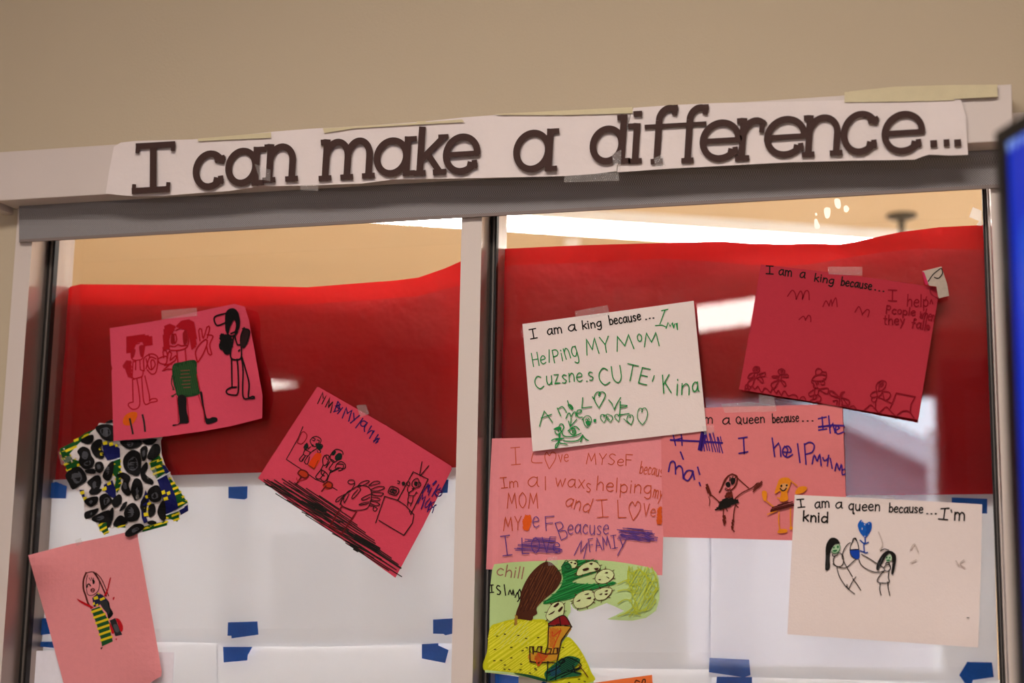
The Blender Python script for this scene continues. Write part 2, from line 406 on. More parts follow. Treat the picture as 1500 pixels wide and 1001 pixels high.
for k, (a, b, wd, z, hg, lb) in enumerate((
    ((-1.9, -5.6), (-.35, -4.70), .56, 2.85, True, 'ceiling lamp mirrored in the right pane between the white and dark pink drawings'),
    ((-4.3, -5.6), (-3.5, -5.13), .45, 2.58, True, 'hanging lamp mirrored in the left pane beside the three figures drawing'),
    ((-1.3, -1.9), (.5, -1.9), .6, 3.1, False, 'ceiling lamp above the camera, in front of the notice window'))):
    ceiling_lamp('ceiling_lamp', lb, 'lamp', a, b, wd, z, NEAR_LAMP, LAMP_COL, NL, hang=hg)
# sprinkler on the far ceiling
sp = empty('sprinkler_head', (.005, 3.241, 2.9), 'dark round fire sprinkler head hanging from the ceiling beyond the glass', 'sprinkler')
M_SPR = mat('sprinkler_metal', '4A4438', rough=.4, metal=.6)
g = Geo(); g.lathe((.005, 3.241, 2.9), [(.0, 0), (.056, -.001), (.058, -.008), (.03, -.02), (.012, -.022), (0, -.022)]); g.build('escutcheon', M_SPR, sp, True)
g = Geo(); g.lathe((.005, 3.241, 2.9), [(.012, -.02), (.014, -.05), (.01, -.055), (.01, -.085), (.016, -.09), (.016, -.096), (0, -.097)]); g.build('nozzle', M_SPR, sp, True)
# white block standing in for a reflection by the far lamp
g = Geo(); g.box(-1.335, -1.275, 3.37, 3.39, 2.865, 2.9); g.box(-1.315, -1.295, 3.365, 3.395, 2.83, 2.9)
tag(g.build('reflection_block', mat('reflection_white', 'F2EEE6', rough=.4)), 'small white block standing in for a reflection below the strip lamp', 'reflection block')
# tall dark cabinet at the back of the near room (seen mirrored)
cb = empty('tall_cabinet', (.75, -5.3, 0), 'tall dark cabinet mirrored at the right edge of the right pane', 'cabinet')
M_CAB = mat('dark_cabinet', '2A1C18', rough=.6)
g = Geo(); g.box(.17, 1.3, -5.6, -5.0, 0, 2.6); g.build('cabinet_body', M_CAB, cb)
for x0, x1, kx in ((.19, .73, .69), (.75, 1.28, .79)):
    g = Geo(); g.box(x0, x1, -5.0, -4.98, .08, 2.55); d = g.build('door', M_CAB, cb)
    g = Geo(); g.box(kx - .01, kx + .01, -4.98, -4.95, 1.05, 1.25); g.build('handle', mat('rod', 'B9B4AC'), d)
    # outdoors behind the back window
bd = empty('neighbour_building', (-.5, -12, 0), 'low grey building with a sloping eave mirrored at the right of the red paper', 'building')
g = Geo(); f = [(-4, -12, -.5), (1.5, -12, -.5), (1.5, -12, 1.98), (-4, -12, 4.70)]; g.hexa([Vector(p) for p in f] + [Vector((p[0], p[1] - 3, p[2])) for p in f]); g.build('wall', mat('building_wall', 'A79AA6', rough=.8), bd)
f = [(-4.1, -11.6, 4.70), (1.6, -11.6, 1.88), (1.6, -11.6, 2.12), (-4.1, -11.6, 4.94)]; g = Geo(); g.hexa([Vector(p) for p in f] + [Vector((p[0], p[1] - 3.6, p[2])) for p in f]); g.build('roof', mat('building_roof', 'D9DCE4', rough=.6), bd)
g = Geo(); g.box(.165, .225, -10.1, -10.04, -.5, 2.75); tag(g.build('porch_post', mat('post_white', 'E8E8EC', rough=.6)), 'pale porch post mirrored below the eave in the right pane', 'post')
g = Geo(); g.box(-12, 12, -30, -7.7, -.6, -.5); struct('ground_outside', g, mat('outside_ground', '8F8C88', rough=.9, var=.1))

# ================================================================== ROLLER BLIND
YFA = -.135
M_BOX = mat('blind_box_paint', 'D0C4BE', rough=.45, bump=.04, bscale=400)
rb = empty('roller_blind', at(740, 270, -.08), 'white boxed roller blind with a strip of grey fabric over the window', 'roller blind')
fr = [at(-7, 223.3, YFA), at(1482, 123, YFA), at(1484, 206, YFA), at(-7, 294.5, YFA)]
g = Geo(); g.hexa([Vector(p) for p in fr] + [Vector((p.x, YW, p.z)) for p in fr]); g.build('blind_box', M_BOX, rb, bevel=.0015)
def weave():
    m = mat('blind_weave', '8C8687', rough=.75); nt = m.node_tree; b = nt.nodes['Principled BSDF']
    tc = nt.nodes.new('ShaderNodeTexCoord'); ck = nt.nodes.new('ShaderNodeTexChecker'); ck.inputs['Scale'].default_value = 560
    ck.inputs['Color1'].default_value = lin('9B9798'); ck.inputs['Color2'].default_value = lin('716D6E')
    nt.links.new(tc.outputs['Object'], ck.inputs['Vector']); nt.links.new(ck.outputs['Color'], b.inputs['Base Color'])
    return m
M_WEAVE = weave()
def fab(x, y):                            # the fabric comes forward a little in the middle, over its roll
    top = 300 - .0585 * x
    return -.086 - .010 * math.exp(-((y - top - 8) / 14) ** 2)
s = Sheet([(28, 292), (1490, 206), (1491, 272.5), (28, 355)], fab, M_WEAVE, cell=8, th=.001); s.build('blind_fabric', parent=rb)
g = Geo(); a, b = at(29, 352.5, -.0895), at(1490, 270.5, -.0895)
g.hexa([a + Vector((0, 0, -.003)), b + Vector((0, 0, -.003)), b + Vector((0, 0, .002)), a + Vector((0, 0, .002)), a + Vector((0, .004, -.003)), b + Vector((0, .004, -.003)), b + Vector((0, .004, .002)), a + Vector((0, .004, .002))])
g.build('hem_bar', mat('hem', '80736F', rough=.6), rb)
for x0 in (12, 1474):
    g = Geo(); a = at(x0, 300 - .058 * x0, YW)
    g.box(a.x - .004, a.x + .012, -.118, YW, a.z - .02, a.z + .012); g.build('end_bracket', M_TRIM, rb)

# ================================================================== BANNER
YB = YFA - .0025
M_BAN = mat('banner_paper', 'E2D7D5', rough=.85, bump=.25, bscale=90, var=.03, vscale=40)
M_LET = mat('brown_card', '412C28', rough=.8, bump=.1, bscale=300, var=.06, vscale=40)
M_MASK = mat('masking_tape', 'D4C8A4', rough=.6, bump=.3, bscale=150, transl=.1, var=.08, vscale=60)
ban = empty('paper_banner', at(780, 210, YB), 'white paper banner with brown cut-out letters taped along the blind box', 'banner')
def banf(x, y): return YB - .0012 * math.sin(x / 47.) * math.sin(y / 23. + x / 90.) - .001
s = Sheet(pts('167,215 177,209 200,206.5 293,204 400,193 450,189 540,184 617,178.5 680,172 727,168.5 830,165.5 924,164 916,200 908,225 903,247 903,251 870,255 827,258 750,260 640,262 577,263 530,269 500,270 450,272 383,273 335,280 290,283 240,287 200,288 175,286 155,283.5 160,250'), banf, M_BAN, cell=14); s.build('paper_strip', parent=ban)
s = Sheet(pts('928,158 985,154 1049,151 1150,149 1240,147 1330,146 1407,145 1411,158 1415,171 1416,200 1418,227 1390,228 1361,226.5 1350,230 1340,234 1250,235.5 1153,238 1060,243 984,247 904,252.5 908,225 917,196 925,166'), lambda x, y: banf(x, y) - .0012, M_BAN, cell=14); s.build('paper_strip', parent=ban)
YLET = YB - .0068
TH = 9.9
class Letter:
    def __init__(s, xl, xr, yt, yb, asc=None):
        s.w = xr - xl; s.H = (yb - yt) - s.w * .058 if asc is None else (yb - asc) - s.w * .058
        s.xl, s.yb, s.k = xl, yb, 0; s.asc = (yb - yt - s.w * .058) if asc is not None else s.H; s.g = Geo()
    def P(s, x, y): return (s.xl + x + .06 * (y - s.H / 2), s.yb - .058 * x - y)
    def st(s, p, w=TH, ext=0, curve=False):
        p = [s.P(*q) for q in p]; p = spline(p, False, 3) if curve else p
        L = []; n = len(p)
        for k in range(n):
            a, b = p[max(0, k - 1)], p[min(n - 1, k + 1)]; dx, dy = b[0] - a[0], b[1] - a[1]; l = math.hypot(dx, dy) or 1; dx /= l; dy /= l
            L.append(((p[k][0] - dy * w / 2, p[k][1] + dx * w / 2), (p[k][0] + dy * w / 2, p[k][1] - dx * w / 2)))
        s.k += 1; b = len(s.g.v)
        for l, r in L:
            for yy in (YLET - s.k * .00006, YLET + .0045 - s.k * .00006):
                for q in (l, r): s.g.v.append(at(q[0], q[1], yy))
        for k in range(n - 1):
            o = b + 4 * k
            for f in ((0, 4, 5, 1), (2, 3, 7, 6), (0, 2, 6, 4), (1, 5, 7, 3)): s.g.f.append(tuple(o + i for i in f)); s.g.i.append(0)
        for o in (b, b + 4 * (n - 1)): s.g.f.append((o, o + 1, o + 3, o + 2)); s.g.i.append(0)
    def bar(s, x0, x1, y, w=TH * .8): s.st([(x0, y), (x1, y)], w)
    def arc(s, cx, cy, rx, ry, a0, a1, w=TH):
        n = max(8, int(abs(a1 - a0) / 9)); s.st([(cx + rx * math.cos(R(a0 + (a1 - a0) * k / n)), cy + ry * math.sin(R(a0 + (a1 - a0) * k / n))) for k in range(n + 1)], w)
    def done(s):
        o = s.g.build('letter', M_LET, ban); o['label'] = 'brown cut-out letter'; return o
def letter(c, xl, xr, yt, yb, asc=None):
    l = Letter(xl, xr, yt, yb, asc); w, H, A, t = l.w, l.H, l.asc, TH; b = t * .8
    if c == 'I': l.st([(w / 2 + 2, 0), (w / 2 - 2, H)], t); l.bar(0, w - 3, b / 2, b + 1); l.bar(2, w + 1, H - b / 2, b + 1); [l.st([(x, y - 4), (x, y + 4)], 6) for x, y in ((3, b + 2), (w - 6, b + 2), (5, H - b - 2), (w - 2, H - b - 2))]
    elif c in 'ad':
        rx = (w * .88) / 2 - t / 2; l.arc(t / 2 + rx, H / 2, rx, H / 2 - t / 2, 0, 360); xs = w - t * 1.1
        l.st([(xs, 0), (xs, A)], t); l.bar(xs - t / 2, w + 2, b / 2, b)
        l.bar(xs - (t * .5 if c == 'a' else t), w + (2 if c == 'a' else -t * .6), A - b / 2, b)
    elif c in 'ce':
        rx, ry = w / 2 - t / 2, H / 2 - t / 2
        if c == 'c': l.arc(w / 2, H / 2, rx, ry, 42, 318); q = [(38, 8), (322, 8)]
        else:
            l.arc(w / 2, H / 2, rx, ry, -4, 318); l.bar(t * .6, w - t * .2, H / 2, b); q = [(322, 8)]
        for a, r in q:
            cx, cy = w / 2 + rx * math.cos(R(a)), H / 2 + ry * math.sin(R(a)); sg = 1 if a < 90 else -1
            l.st([(cx - 9, cy - 1 * sg), (cx + 6, cy + 3 * sg)], b) ; l.st([(cx + 1, cy - 6 * sg), (cx + 3, cy + 5 * sg)], t * .8)
    elif c in 'nm':
        k = 1 if c == 'n' else 2; xs = t * .95; span = (w - xs - t * .95) / k
        l.st([(xs, 0), (xs, H)], t); l.bar(0, xs, H - b / 2, b); l.bar(xs - t * .95, xs + t * .95, b / 2, b)
        for j in range(k):
            x0 = xs + span * j; x1 = x0 + span
            l.arc((x0 + x1) / 2, H * .55, span / 2, H * .45 - t / 2, 170, 0); l.st([(x1, H * .57), (x1, 0)], t); l.bar(x1 - t * .95, x1 + t * .95, b / 2, b)
    elif c == 'k':
        xs = t * .9; l.st([(xs, 0), (xs, A)], t); l.bar(xs - t * .9, xs + t * .9, b / 2, b)
        l.st([(xs, H * .38), (w - t * .8, H * .92)], t * .9); l.bar(w - t * 1.5, w, H * .95, b * .8); l.st([(w * .42, H * .5), (w - t, b / 2)], t * .95); l.bar(w - t * 2, w, b / 2, b)
    elif c == 'r':
        xs = t * 1.0; l.st([(xs, 0), (xs, H)], t); l.bar(0, xs, H - b / 2, b); l.bar(xs - t * 1.0, xs + t * 1.15, b / 2, b)
        l.arc(w * .66, H * .55, w * .66 - xs, H * .45 - t / 2, 175, 45); l.st([(w - t * .55, H * .64), (w - t * .45, H * .93)], t * .75)
    elif c == 'i':
        xs = w * .5; l.st([(xs, 0), (xs, H)], t); l.bar(0, xs, H - b / 2, b); l.bar(xs - t * 1.0, xs + t * 1.0, b / 2, b); l.st([(xs - t * .65, A - t * .35), (xs + t * .65, A - t * .35)], t * .8)
    elif c == 'f':
        xs = w * .42; l.st([(xs, 0), (xs, A * .74)], t); l.bar(xs - t * .9, xs + t * .9, b / 2, b); l.bar(0, w * .92, H * .94, b * .8)
        l.arc(w * .72, A * .74, w * .72 - xs, A * .26 - t / 2, 180, 70); l.st([(w - t * .7, A * .82), (w - t * .55, A - b * .4)], t * .75); l.bar(w * .7, w - 2, A - t * .5, t * .9)
    return l.done()
def crop(x0, y0, k): return lambda a, b, c, d, e=None: (x0 + a * k, x0 + b * k, y0 + c * k, y0 + d * k, None if e is None else y0 + e * k)
A_, B_, C_ = crop(0, 120, 1 / 3), crop(450, 100, 1 / 3), crop(850, 80, .43333)
for c, q in (('I', A_(585, 762, 262, 492)), ('c', A_(847, 995, 297, 480)), ('a', A_(990, 1158, 284, 464)), ('n', A_(1158, 1314, 266, 445)),
             ('m', B_(55, 302, 300, 497)), ('a', B_(292, 472, 298, 482)), ('k', B_(472, 616, 250, 474, 290)), ('e', B_(596, 762, 282, 473)), ('a', B_(905, 1097, 264, 463)),
             ('d', B_(1241, 1418, 202, 428, 246)), ('i', C_(158, 219, 190, 371, 230)), ('f', C_(214, 328, 168, 373, 230)), ('f', C_(318, 432, 166, 370, 224)),
             ('e', C_(403, 546, 215, 367)), ('r', C_(526, 624, 210, 361)), ('e', C_(621, 768, 203, 354)), ('n', C_(752, 890, 198, 348)), ('c', C_(880, 1014, 186, 344)), ('e', C_(1018, 1166, 186, 342))):
    letter(c, *q)
for x0, x1, y0, y1 in ((1183, 1206, 290, 313), (1228, 1248, 287, 310), (1264, 1287, 287, 310)):
    l = Letter(*C_(x0, x1, y0, y1)); l.st([(0, l.H / 2), (l.w, l.H / 2)], l.H + 1); o = l.done(); o.name = 'cutout_dot'; o['label'] = 'brown cut-out square dot'
for q in ('290,203 397,194 397,202 290,207', '473,188 610,180 677,175 680,179 623,182 520,188 475,195', '725,167 926,157 927,166 830,168.5 730,168.5',
          '1237,135 1390,131 1398,132 1398,147 1320,149 1237,150', '1244,134 1310,127 1395,124.5 1461,124 1461,142 1400,145 1385,137 1240,140', '610,178 624,177 623,182 611,182'):
    s = Sheet(pts(q), lambda x, y: banf(x, y) - .0032, M_MASK, cell=12); s.build('masking_tape', parent=ban)['label'] = 'strip of cream masking tape'
for q in ('440,271 467,270 466,280 441,279', '827,258 906,252 907,265 826,267', '373,240 396,249 396,266 380,262', '896,225 910,220 909,250 900,252', '958,232 970,226 975,243 960,245'):
    clear_tape(q, YB - .0085 if pts(q)[0][1] < 250 else YB - .0035, ban)
#@@PAPERS

# ================================================================== SHEETS BEHIND THE GLASS
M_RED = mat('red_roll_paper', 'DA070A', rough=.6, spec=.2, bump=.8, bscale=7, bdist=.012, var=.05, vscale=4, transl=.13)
M_RED_SHADE = mat('red_roll_paper_shaded', 'CC0714', rough=.55, spec=.3, bump=.9, bscale=8, bdist=.014, var=.06, vscale=5, transl=.1)  # same red paper, coloured darker for the weaker backlight through a double layer
M_SHEET = mat('white_roll_paper', 'F4F4F7', rough=.8, bump=.1, bscale=14, var=.015, vscale=8, transl=.37)
def wavy(y0, a=.0025, k=1.): return lambda x, y: y0 + a * (math.sin(x * .031 * k + y * .012) + math.sin(y * .043 * k - x * .017)) * .5
GR = 'red paper sheets behind the glass'
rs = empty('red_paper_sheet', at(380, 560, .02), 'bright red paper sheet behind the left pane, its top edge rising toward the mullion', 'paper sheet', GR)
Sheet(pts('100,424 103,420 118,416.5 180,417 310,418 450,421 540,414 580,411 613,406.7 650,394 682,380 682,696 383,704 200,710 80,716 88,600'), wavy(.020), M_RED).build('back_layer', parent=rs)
Sheet(pts('99,447 200,447 330,449 450,446 540,440 613,434 682,416 682,696 383,704 200,710 79,716 88,600'), wavy(.0194), M_RED_SHADE).build('front_layer', parent=rs)
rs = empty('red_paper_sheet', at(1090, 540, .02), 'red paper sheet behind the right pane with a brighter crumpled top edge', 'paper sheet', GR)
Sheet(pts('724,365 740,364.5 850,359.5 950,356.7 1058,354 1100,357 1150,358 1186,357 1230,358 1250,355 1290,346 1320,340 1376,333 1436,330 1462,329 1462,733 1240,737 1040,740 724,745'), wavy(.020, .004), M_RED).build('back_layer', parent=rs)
Sheet(pts('736,391 740,389 850,385 971,379 1040,383 1093,388 1150,390 1190,387 1240,378 1290,370 1350,364 1436,366 1462,366 1462,733 1240,737 1040,740 724,745 724,440'), wavy(.0194, .004), M_RED_SHADE).build('front_layer', parent=rs)
GW = 'white paper sheets behind the glass'
WS = []
def white(poly, y, label, seam=0):
    WS.append(Sheet(pts(poly), (lambda x, yy, _w=wavy(y, .001), _s=seam: _w(x, yy) - (.0035 * math.exp(-((yy - _s) / 18) ** 2) if _s else 0)), M_SHEET, cell=24).build('white_paper_sheet', label, 'paper sheet', GW))
white('59,704 200,698 383,692.5 383,696 500,691 684,684.5 684,942 617,944.6 476,947.5 323,947.5 314,942 250,941 37,944', .0125, 'large white sheet below the red paper in the left pane', 945)
white('33,938 250,937.6 319,938.5 319,1400 0,1400', .0150, 'white sheet below the seam at the left, behind the plain pink drawing')
white('318,943.5 476,943.8 617,940.8 684,939.5 684,1400 317,1400', .0162, 'white sheet below the seam beside the mullion in the left pane')
white('712,735 900,731 1042,729 1041,981 1000,981.5 865,979 712,976', .0125, 'white sheet behind the right pane under the green cut-out drawing', 980)
white('1039,729 1240,726.5 1455,724 1462,997 1430,1003 1393,1001 1250,996 1110,993 1038,992', .0142, 'white sheet behind the right pane under the white queen drawing', 999)
white('700,974 865,977 1000,979.5 1042,979 1042,1400 690,1400', .0165, 'low white sheet at the bottom of the right pane left of the blue tapes')
white('1040,990 1110,991 1250,994 1393,999 1430,1000.5 1466,996 1475,1400 1040,1400', .0180, 'low white sheet in the bottom corner of the right pane')
def tissue():
    m = mat('tissue_backing', 'DAD6D2', rough=.9, transl=.5); nt = m.node_tree; out = nt.nodes['Material Output']
    src = out.inputs['Surface'].links[0].from_socket; tr = nt.nodes.new('ShaderNodeBsdfTransparent'); mx = nt.nodes.new('ShaderNodeMixShader'); mx.inputs[0].default_value = .3
    nt.links.new(tr.outputs[0], mx.inputs[1]); nt.links.new(src, mx.inputs[2]); nt.links.new(mx.outputs[0], out.inputs['Surface']); return m
M_TIS = tissue()                           # thin strips on the far side of the white paper: they show through as faint bands
for par, q in ((0, '323,700 376,698 374,945 323,945'), (0, '403,770 516,770 516,921 403,921'), (0, '525,770 635,768 635,917 525,917'), (1, '1040,732 1106,731 1108,988 1040,988'), (1, '900,740 985,738 985,955 900,955'), (1, '1190,740 1300,738 1300,970 1190,970')):
    Sheet(pts(q), .024, M_TIS, cell=40, skin=True).build('backing_strip', parent=WS[par * 3])
M_BLUE = mat('blue_painters_tape', '1A6ACB', rough=.55, bump=.35, bscale=240, var=.12, vscale=90)
GB = "blue painter's tape on the white sheets"
for q, lb in (('59,712 82,706 98,712.5 96.5,730.5 56,730 57,722', 'blue tape at the corner of the left white sheet, beside the leopard fabric'),
              ('334.6,713.4 362.6,712.6 362,730 358,732 334.6,730', 'short blue tape near the top edge of the left white sheet, under no drawing'),
              ('53,910.5 64,906 90,904 92,927 55,931', 'blue tape peeking out left of the plain pink drawing, the higher one'),
              ('50,940.6 90,940 92,950 86,950 50.5,947', 'thin blue tape peeking out left of the plain pink drawing, the lower one'),
              ('334,912 377,910.7 378.5,930 339.3,935.5 339,931.7 333.3,931.7', 'blue tape just above the seam in the middle of the left pane'),
              ('326.8,948 369.7,948 363,960 362,967.7 327.7,970.9', 'blue tape with a torn end below the seam midway across the left pane'),
              ('634.4,908 672,905.6 672,928 663,928.6 652.6,931 649.5,929 634.4,928.6', 'blue tape against the mullion above the seam in the left pane'),
              ('618,944 642,942.7 642,945.8 657,952.7 652,971.5 618,965', 'tilted blue tape below the seam near the mullion'),
              ('628,701 657,703 655.5,722 630,724', 'blue tape mostly hidden behind the right tip of the tilted red drawing'),
              ('1394,729 1446,731 1446,752.7 1394,751', 'blue tape behind the upper right corner of the white queen drawing'),
              ('1416.7,970 1453,970.7 1455.7,992.3 1425,996.7 1423,1003 1413,1001 1405,989.3', 'blue tape with a crumpled end in the bottom right corner of the right pane'),
              ('1039.3,964 1097.3,966.7 1099.3,989.3 1090,992.7 1038.3,985', 'blue tape at the middle seam of the right pane, the upper of two'),
              ('1050,991.7 1101.7,992.3 1101,1014 1048,1014', 'blue tape at the middle seam of the right pane, the lower of two'),
              ('719,986 760,992 760,1012 718,1012', 'blue tape below the folded edge of the green cut-out drawing')):
    Sheet(pts(q), .0068, M_BLUE, cell=10, th=.0003).build('painters_tape', lb, 'tape', GB)

# ================================================================== DRAWINGS IN FRONT OF THE GLASS
def card(name, hexc, v=.05): return mat(name, hexc, rough=.85, spec=.15, bump=.18, bscale=350, var=v, vscale=110)
GD = "children's drawings taped to the glass"
DRAW = 'drawing'
BK, RD, BR = '1B1512', 'A30A1A', '5A2116'

# --- plain white sheet in front, lower left
Sheet(pts('37,954 120,953 255,956 255,963 249,1060 30,1060'), -.0035, card('lavender_white', 'E6E2EA')).build('white_paper', 'small white sheet behind the bottom of the plain pink drawing', 'paper')

# --- patterned fabric scrap
FRB = (80, 610, .1798)
def fabf(x, y): return -.011 + .0035 * math.sin(x * .11 + y * .05) + .003 * math.sin(y * .13 - x * .06) - sgn_bump(x, y, 270, 745, 25, .008) - sgn_bump(x, y, 90, 665, 22, .006)
s = Sheet(pts('480,25 440,35 410,60 365,55 335,100 250,135 150,210 40,265 60,330 85,395 105,450 95,500 120,540 150,590 205,610 240,690 240,740 250,830 330,860 365,920 400,960 440,955 430,905 470,915 500,900 580,910 570,960 600,985 650,965 715,945 815,915 915,890 920,850 950,840 1000,860 1020,810 1085,775 1090,710 1040,640 990,560 940,460 900,400 870,310 865,200 880,170 800,100 540,100', FRB), fabf, mat('leopard_cloth', 'CFC6C4', rough=.6, bump=.2, bscale=300), cell=7, th=.0006)
G_, Y_, N_ = '0E4A1C', 'D6C31B', '101350'
for poly, ang, per in (('335,100 250,135 150,210 40,265 60,330 85,395 105,450 215,400 220,370 150,350 120,310 180,240 250,170', -24, 48), ('470,370 535,345 540,440 540,560 510,630 490,580 500,500 470,460', -20, 42),
                       ('840,290 870,350 905,460 830,510 790,440 775,380', -20, 46), ('930,490 990,560 1040,640 1085,705 1010,750 970,640 940,560', -22, 44), ('360,870 430,850 440,955 400,960 365,920', -28, 40),
                       ('720,900 920,850 915,890 715,945', -17, 36), ('905,810 1010,775 1015,830 1000,860 950,840 910,830', -20, 40), ('490,900 570,875 580,910 500,905', -20, 30)):
    s.fill(G_, poly, FRB, False); s.hatch(Y_, poly, per * .1798 * .42, per * .1798, ang, FRB)
for poly in ('385,215 440,215 500,240 530,260 535,340 430,360 400,310', '400,560 470,520 500,600 500,680 450,650 410,610', '835,515 910,475 950,560 985,650 1010,750 905,805 885,700 870,620', '720,760 770,690 760,640 740,600 730,640 700,700 710,830 730,875 760,860 740,800', '1015,765 1085,720 1090,770 1030,805', '200,600 240,600 250,690 230,670', '870,390 900,400 940,460 905,470'):
    s.fill(N_, poly, FRB, False)
s.fill(Y_, '390,212 425,200 432,228 398,236;440,220 470,207 482,235 450,245;492,228 512,225 515,248 495,250;425,545 455,530 462,555 432,565;385,590 420,570 425,600 392,612;735,650 765,640 772,665 745,672;752,705 785,698 788,722 758,725;725,790 760,782 765,812 730,818;868,612 895,600 905,630 878,640;912,620 940,608 945,635 920,645;885,665 920,655 928,680 893,690;205,615 240,605 245,632 212,640;230,660 262,655 265,685 238,690;730,740 745,735 748,755 733,758;750,745 770,742 772,770 755,772;360,265 380,250 382,270 365,280;370,300 395,295 398,318 375,320', FRB, False)
s.lines('D8DCE8', 1.3, '835,515 910,475 942,455;905,805 1010,765 1055,742;460,365 535,340', FRB, False)
blobs = '340,95 400,70 480,90 480,190 410,190 370,150;215,200 260,165 310,155 310,200 270,225;300,250 340,200 385,200 380,260 400,300 390,340 330,320;190,290 230,255 280,275 295,320 320,360 300,410 240,420 200,370 210,330;250,440 320,430 330,465 270,465;335,385 380,375 400,420 370,460 335,440;95,480 150,430 200,420 240,460 255,520 200,560 150,590 120,540;270,540 330,490 370,500 370,570 330,610 290,610 300,580;245,690 300,660 350,660 340,710 290,735;290,600 380,595 350,630 295,635;370,660 420,635 470,690 440,720 390,760 375,720;400,460 450,385 480,380 470,470 440,520 400,500;510,490 560,465 615,500 600,560 620,620 590,640 545,590 560,520;570,340 630,285 690,310 700,400 680,475 610,460 570,410;540,205 620,200 700,200 690,240 610,265 560,240;700,270 730,245 755,260 745,340 720,360 705,310;720,200 790,185 830,190 800,225 750,230;760,330 800,240 850,240 855,300 800,350;705,440 750,380 760,430 740,470 800,520 790,550 720,520;625,600 650,520 690,520 715,570 705,650 660,680 640,650;780,590 840,570 870,640 850,690 790,690 760,640;470,690 520,640 545,660 540,710 490,740;250,785 320,760 355,755 330,800 260,835;310,830 400,780 450,775 460,830 420,860 340,860;455,765 478,760 470,850 440,905 425,880;530,770 560,710 590,700 570,750;570,790 600,730 650,715 690,780 670,840 600,850;485,890 500,840 540,810 590,850 570,880;700,720 730,670 750,690 740,780 705,760;770,730 810,720 820,780 780,820 765,790;840,780 865,710 895,700 905,830 870,840;580,950 640,890 700,880 725,910 660,960 600,980;760,860 800,850 830,870 770,880;415,55 445,35 478,30 478,50'
def grow(p, k):
    cx = sum(q[0] for q in p) / len(p); cy = sum(q[1] for q in p) / len(p)
    return [(cx + (q[0] - cx) * k, cy + (q[1] - cy) * k) for q in p]
s.fill('0D0C0D', [grow(p, 1.1) for p in parse(blobs, FRB)])
s.fill('45454A', '370,110 430,90 460,140 420,170 385,150;225,300 250,280 275,310 260,350 225,340;240,380 290,360 290,395 250,405;150,470 200,450 225,510 180,550 150,520;310,545 350,520 355,570 320,590;270,700 310,680 325,690 295,715;400,680 430,660 450,690 410,725;600,370 640,330 670,350 680,410 640,445 600,420;555,550 580,540 590,590 565,590;660,600 685,570 700,610 670,650;590,780 620,740 650,770 630,820 590,820;630,925 670,905 690,920 640,950;340,830 390,810 405,830 360,850;270,800 310,780 300,805 275,820;790,640 830,620 845,660 800,675;860,760 885,730 890,790 868,800;590,215 640,215 630,245 600,245;125,480 150,470 145,510 120,510;425,410 450,420 440,470 420,470;715,290 735,275 735,320 720,330;345,395 370,395 375,425 350,430', FRB)
fo = s.build('fabric_scrap', 'crumpled leopard print fabric with green and yellow stripes taped to the left pane', 'fabric')
for q in ('85,662 105,656 108,674 90,682', '196,722 208,716 210,732 196,734', '215,690 228,684 232,704 216,712'):
    clear_tape(q, lambda x, y: fabf(x, y) - .0015, fo)

# --- pink drawing with three figures
P0 = (0, 400, .3); P1 = (160, 470, .1799); P2 = (220, 450, .18966); P3 = (300, 440, .15993)
def d3(x, y): return -.010 - sgn_bump(x, y, 215, 640, 75, .016) - sgn_bump(x, y, 365, 450, 40, .016) - sgn_bump(x, y, 388, 560, 45, .014) 
s = Sheet(pts('537,270 660,251 780,231 960,190 1145,151 1195,165 1215,230 1245,390 1282,600 1280,710 1130,748 1000,772 800,800 680,811 555,820 549,640 545,478 550,465 543,450', P0), d3, card('hot_pink_card', 'D0485F'), cell=10)
s.hatch(RD, '145,135 270,112 345,130 350,200 290,205 270,165 215,190 185,265 145,265', 2.6, 2.2, -8, P1)
s.fill('9A1020', '185,235 215,235 200,300 180,300;245,205 285,200 285,255 262,300 248,260', P1)
s.lines(RD, 1.7, '180,190 185,310 255,318 275,290 290,205;205,195 215,190 245,185;195,330 190,410 195,470 265,455 275,405 255,400 250,320;205,335 215,330 215,400;190,480 195,660;225,470 240,560 250,665 235,710 190,722 155,690 165,670 195,662;265,465 285,670 340,665 390,655 380,635 340,640 330,655 325,600 290,450', P1)
s.hatch(RD, '110,370 140,325 180,330 185,470 150,455 130,400', 1.6, 1.8, 70, P1)
s.lines(RD, 1.9, '285,410 280,320 300,290 345,270 390,290 395,340 380,420 345,435 310,400;300,310 320,380 345,400 375,360 360,320 340,330 345,390;300,390 330,300 380,310;325,270 330,300;190,480 270,455', P1)
s.fill('D2590F', '110,820 130,770 185,742 228,750 220,800 180,850 125,850', P1)
s.lines('2A2320', 2.7, '168,800 182,865 193,920;272,768 285,830 292,900', P1)
s.hatch(RD, '100,330 98,240 110,150 150,132 195,150 180,190 150,220 150,320', 2, 1.8, 85, P2); s.hatch(RD, '200,150 240,110 300,98 340,120 358,220 355,300 318,330 300,240 285,180 240,165', 2, 1.8, 80, P2)
s.lines(RD, 1.9, '150,220 140,320 200,335 270,320 295,280 290,190 250,160 200,180;180,215 195,210 205,250 190,280 175,265;150,300 190,305 215,290 240,300 280,295;205,335 215,430;270,325 278,420;165,440 155,440 100,490 130,480 165,480;60,400 110,380 130,390 120,440 70,430 60,400;105,390 100,340 125,340 135,395;130,400 145,345 165,360 155,410 200,375 195,410 150,440 110,450;365,425 350,350 380,290 430,250 440,280 410,360 370,425;385,260 375,180 395,170 410,240 440,155 460,160 440,240;440,215 485,225 460,290 475,365 450,360 435,300', P2)
s.fill('8E0A16', '165,210 185,210 190,280 160,280;252,200 280,180 290,260 260,290', P2)
